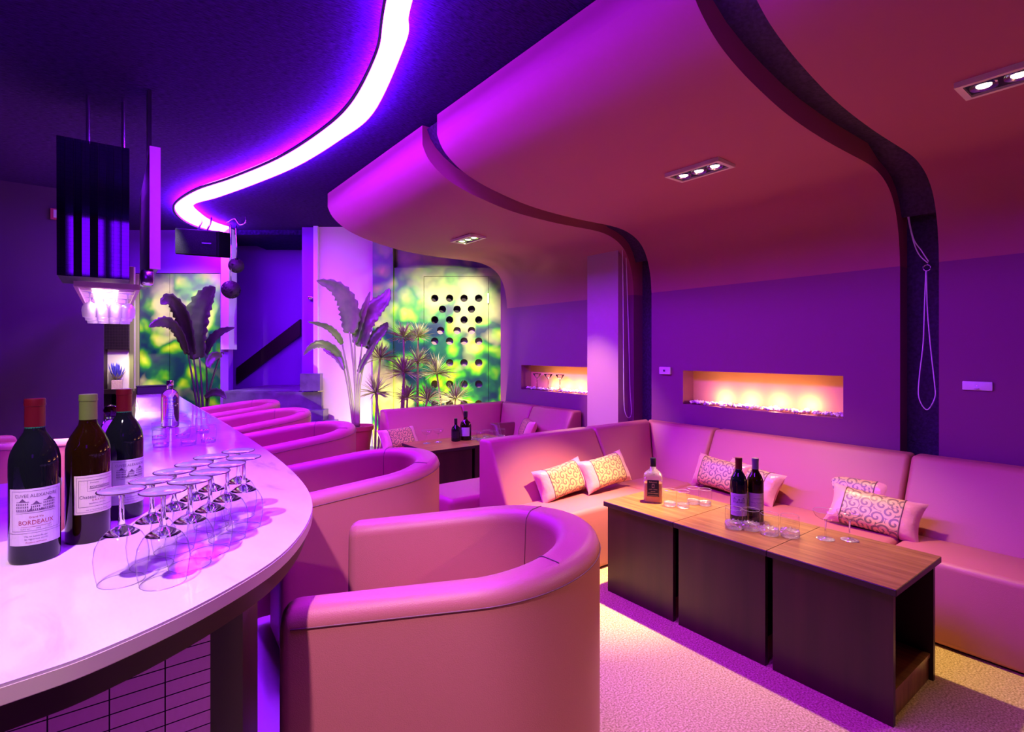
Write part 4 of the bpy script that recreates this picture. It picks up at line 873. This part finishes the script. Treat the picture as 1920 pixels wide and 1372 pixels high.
# ------------------------------------------------------------------ plants
def lp3(u, v, D): return Vector(((u-CX)/F*D, D, zx(v, D)))
def plant(name, label, base_uvD, cat='plant', grp=None):
    b = WP(*base_uvD); t = thing(name, label, cat, b, -TH, grp); t['_b'] = 0; del t['_b']
    return t, lp3(*base_uvD)
def blade(parent, base, pts, D0, D1, wpx, m='leaf', stalk=None, tilt=.3, tear=0):
    Pp = smooth_path([(u, v, 0) for u, v in pts], 7); N = len(Pp); V = []; Fc = []
    for i, p in enumerate(Pp):
        t = i/(N-1); D = D0+(D1-D0)*t; c = lp3(p.x, p.y, D)-base
        q0 = Pp[max(i-1, 0)]; q1 = Pp[min(i+1, N-1)]; d = Vector((q1.x-q0.x, 0, -(q1.y-q0.y))).normalized(); nrm = Vector((-d.z, 0, d.x))
        w = wpx/F*D*(math.sin(PI*min(1, .06+.94*t)**.75)**.8 if t < 1 else 0); w *= 1+tear*.14*math.sin(i*2.3)
        nv = (nrm+Vector((0, tilt, 0))).normalized(); off = Vector((0, .25*w, 0))
        V += [c+nv*w+off*-1, c+nv*w*.5-off*.3, c+Vector((0, .12*w, 0)), c-nv*w*.5-off*.5, c-nv*w-off*1.2]
    for i in range(N-1):
        for k in range(4): Fc.append((i*5+k, i*5+k+1, (i+1)*5+k+1, (i+1)*5+k))
    lf = mesh('leaf', V, Fc, m, parent, True)
    sm = lf.modifiers.new('thick', 'SOLIDIFY'); sm.thickness = .002
    if stalk:
        sp = smooth_path([lp3(u, v, D0+(.0 if k else 0))-base for k, (u, v) in enumerate(stalk)], 6)
        tube('leaf_stalk', sp, .009, 'stalk' if m != 'leaf_shaded' else 'leaf_shaded', lf, 6, lambda t: 1.6-.9*t)
    return lf
M['leaf_shaded'] = ramp_mat('silhouette_leaf', [(.3, (.035, .06, .03)), (.7, (.08, .11, .05))], 6, (1, 1, 1), .4)  # backlit silhouette: shade put into a darker leaf colour
pt, pb = plant('potted_banana_plant', 'tall broad-leaved plant in a terracotta pot against the white wall', (672, 880, 4.98))
pot0 = -(pb.z-.2)
lathe('pot', [(.085, pot0+.0), (.09, pot0+.01), (.125, pot0+.30), (.14, pot0+.31), (.142, pot0+.345), (.128, pot0+.345), (.118, pot0+.32)], 'terracotta', pt, 32); lathe('soil', [(.121, pot0+.318), (.02, pot0+.325)], 'soil', pt, 24)
B0 = (668, 800)
for pts, stalk, w, Dt, tl in (
    ([(655, 625), (658, 595), (650, 563), (628, 538), (593, 526)], [B0, (666, 720), (660, 660), (655, 622)], 21, 4.85, .25),
    ([(642, 645), (632, 628), (612, 612), (577, 603)], [(666, 800), (656, 720), (642, 645)], 8, 4.8, .5),
    ([(645, 692), (632, 660), (606, 645), (584, 650), (569, 666)], [(663, 800), (655, 740), (645, 690)], 9, 4.75, .5),
    ([(608, 652), (632, 668), (645, 695)], None, 7, 4.9, .6),
    ([(665, 643), (672, 610), (685, 575), (694, 546)], [(670, 800), (667, 720), (665, 640)], 9, 4.95, .3),
    ([(678, 650), (683, 610), (702, 580), (722, 560), (730, 540)], [(671, 800), (671, 720), (679, 645)], 21, 5.05, .35),
    ([(690, 655), (702, 635), (720, 615), (727, 604)], [(672, 800), (675, 720), (689, 655)], 12, 5.1, .3),
    ([(672, 698), (684, 675), (697, 655), (703, 642)], [(670, 800), (670, 740), (672, 695)], 7, 4.9, .4)):
    blade(pt, pb, pts, 4.98, Dt, w, 'leaf', stalk, tl, 1)
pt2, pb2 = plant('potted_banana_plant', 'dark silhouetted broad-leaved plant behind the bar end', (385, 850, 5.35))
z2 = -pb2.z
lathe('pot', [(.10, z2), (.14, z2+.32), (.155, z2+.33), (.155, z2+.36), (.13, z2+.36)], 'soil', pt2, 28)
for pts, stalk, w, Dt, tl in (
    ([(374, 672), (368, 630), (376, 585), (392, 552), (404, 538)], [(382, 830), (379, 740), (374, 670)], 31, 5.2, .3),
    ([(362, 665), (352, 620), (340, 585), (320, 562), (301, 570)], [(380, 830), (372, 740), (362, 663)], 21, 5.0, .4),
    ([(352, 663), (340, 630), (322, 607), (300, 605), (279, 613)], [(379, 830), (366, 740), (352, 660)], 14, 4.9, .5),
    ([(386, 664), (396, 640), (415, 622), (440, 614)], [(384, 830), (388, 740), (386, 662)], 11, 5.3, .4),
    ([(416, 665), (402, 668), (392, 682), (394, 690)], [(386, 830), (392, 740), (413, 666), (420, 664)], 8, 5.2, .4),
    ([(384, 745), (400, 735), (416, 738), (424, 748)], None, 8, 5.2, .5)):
    blade(pt2, pb2, pts, 5.35, Dt, w, 'leaf_shaded', stalk, tl, 1)
def spiky(label, base, heads, grp='spiky potted plants by the mural', dark=False):
    D = base[2]; t, b = plant('spiky_dracaena', label, (base[0], 890, D), 'plant', grp); zf = .0-b.z
    lathe('pot', [(.07, zf), (.10, zf+.22), (.11, zf+.24), (.095, zf+.24)], 'soil', t, 20)
    for hu, hv, r_ in heads:
        tp = lp3(hu, hv, D)-b; bs = Vector((random.uniform(-.03, .03), random.uniform(-.03, .03), zf+.22)); md = bs.lerp(tp, .5)+Vector((random.uniform(-.03, .03), 0, 0))
        tk = tube('trunk', smooth_path([bs, md, tp], 6), .011, 'trunk', t, 7, lambda s: 1.2-.4*s)
        V = []; Fc = []
        for k in range(96):
            az = random.uniform(0, 2*PI); el = random.uniform(-.25, 1.35); ln = 1.3*r_/F*D*random.uniform(.75, 1.15); d = Vector((math.cos(az)*math.cos(el), math.sin(az)*math.cos(el), math.sin(el)))
            s_ = d.cross(Vector((0, 0, 1))).normalized()*.0055; kk = len(V); dr = Vector((0, 0, -.10*ln))
            V += [tp-s_*.6, tp+s_*.6, tp+d*ln*.5+s_, tp+d*ln*.5-s_, tp+d*ln+dr, tp+d*ln*.5+Vector((0, 0, -.006))]; Fc += [(kk, kk+1, kk+2, kk+5), (kk, kk+5, kk+3), (kk+3, kk+5, kk+4), (kk+5, kk+2, kk+4)]
        mesh('leaf_rosette', V, Fc, 'leafpale', tk)
    return t
spiky('spiky-leaved plant beside the broad-leaved plant, left of the sofa end', (710, 0, 5.15), [(713, 672, 30), (704, 736, 30)])
spiky('pale spiky plant with three heads in front of the mural panel joint', (757, 0, 5.2), [(757, 632, 30), (758, 698, 34), (764, 745, 26)])
spiky('spiky plant with three heads left of the perforated door holes', (788, 0, 5.3), [(784, 632, 26), (784, 678, 28), (802, 748, 28)])
spiky('spiky plant growing in front of the lower door holes', (834, 0, 5.53), [(819, 700, 34), (854, 748, 34)])
# ------------------------------------------------------------------ staff side of the bar
bc = thing('back_worktop', 'low white worktop behind the bar bottles', 'worktop', (-.55, 2.6, 0)); box('worktop_slab', -.5, .38, -.5, .55, .64, .67, 'marble', bc, .003, 1); box('worktop_base', -.48, .3, -.45, .5, 0, .64, 'darkwood', bc)
dup(tc0, (-.62, 4.2, 0), -2.4, 'tub chair behind the bar, partly hidden by the leftmost bottles', 'tub chairs along the bar')
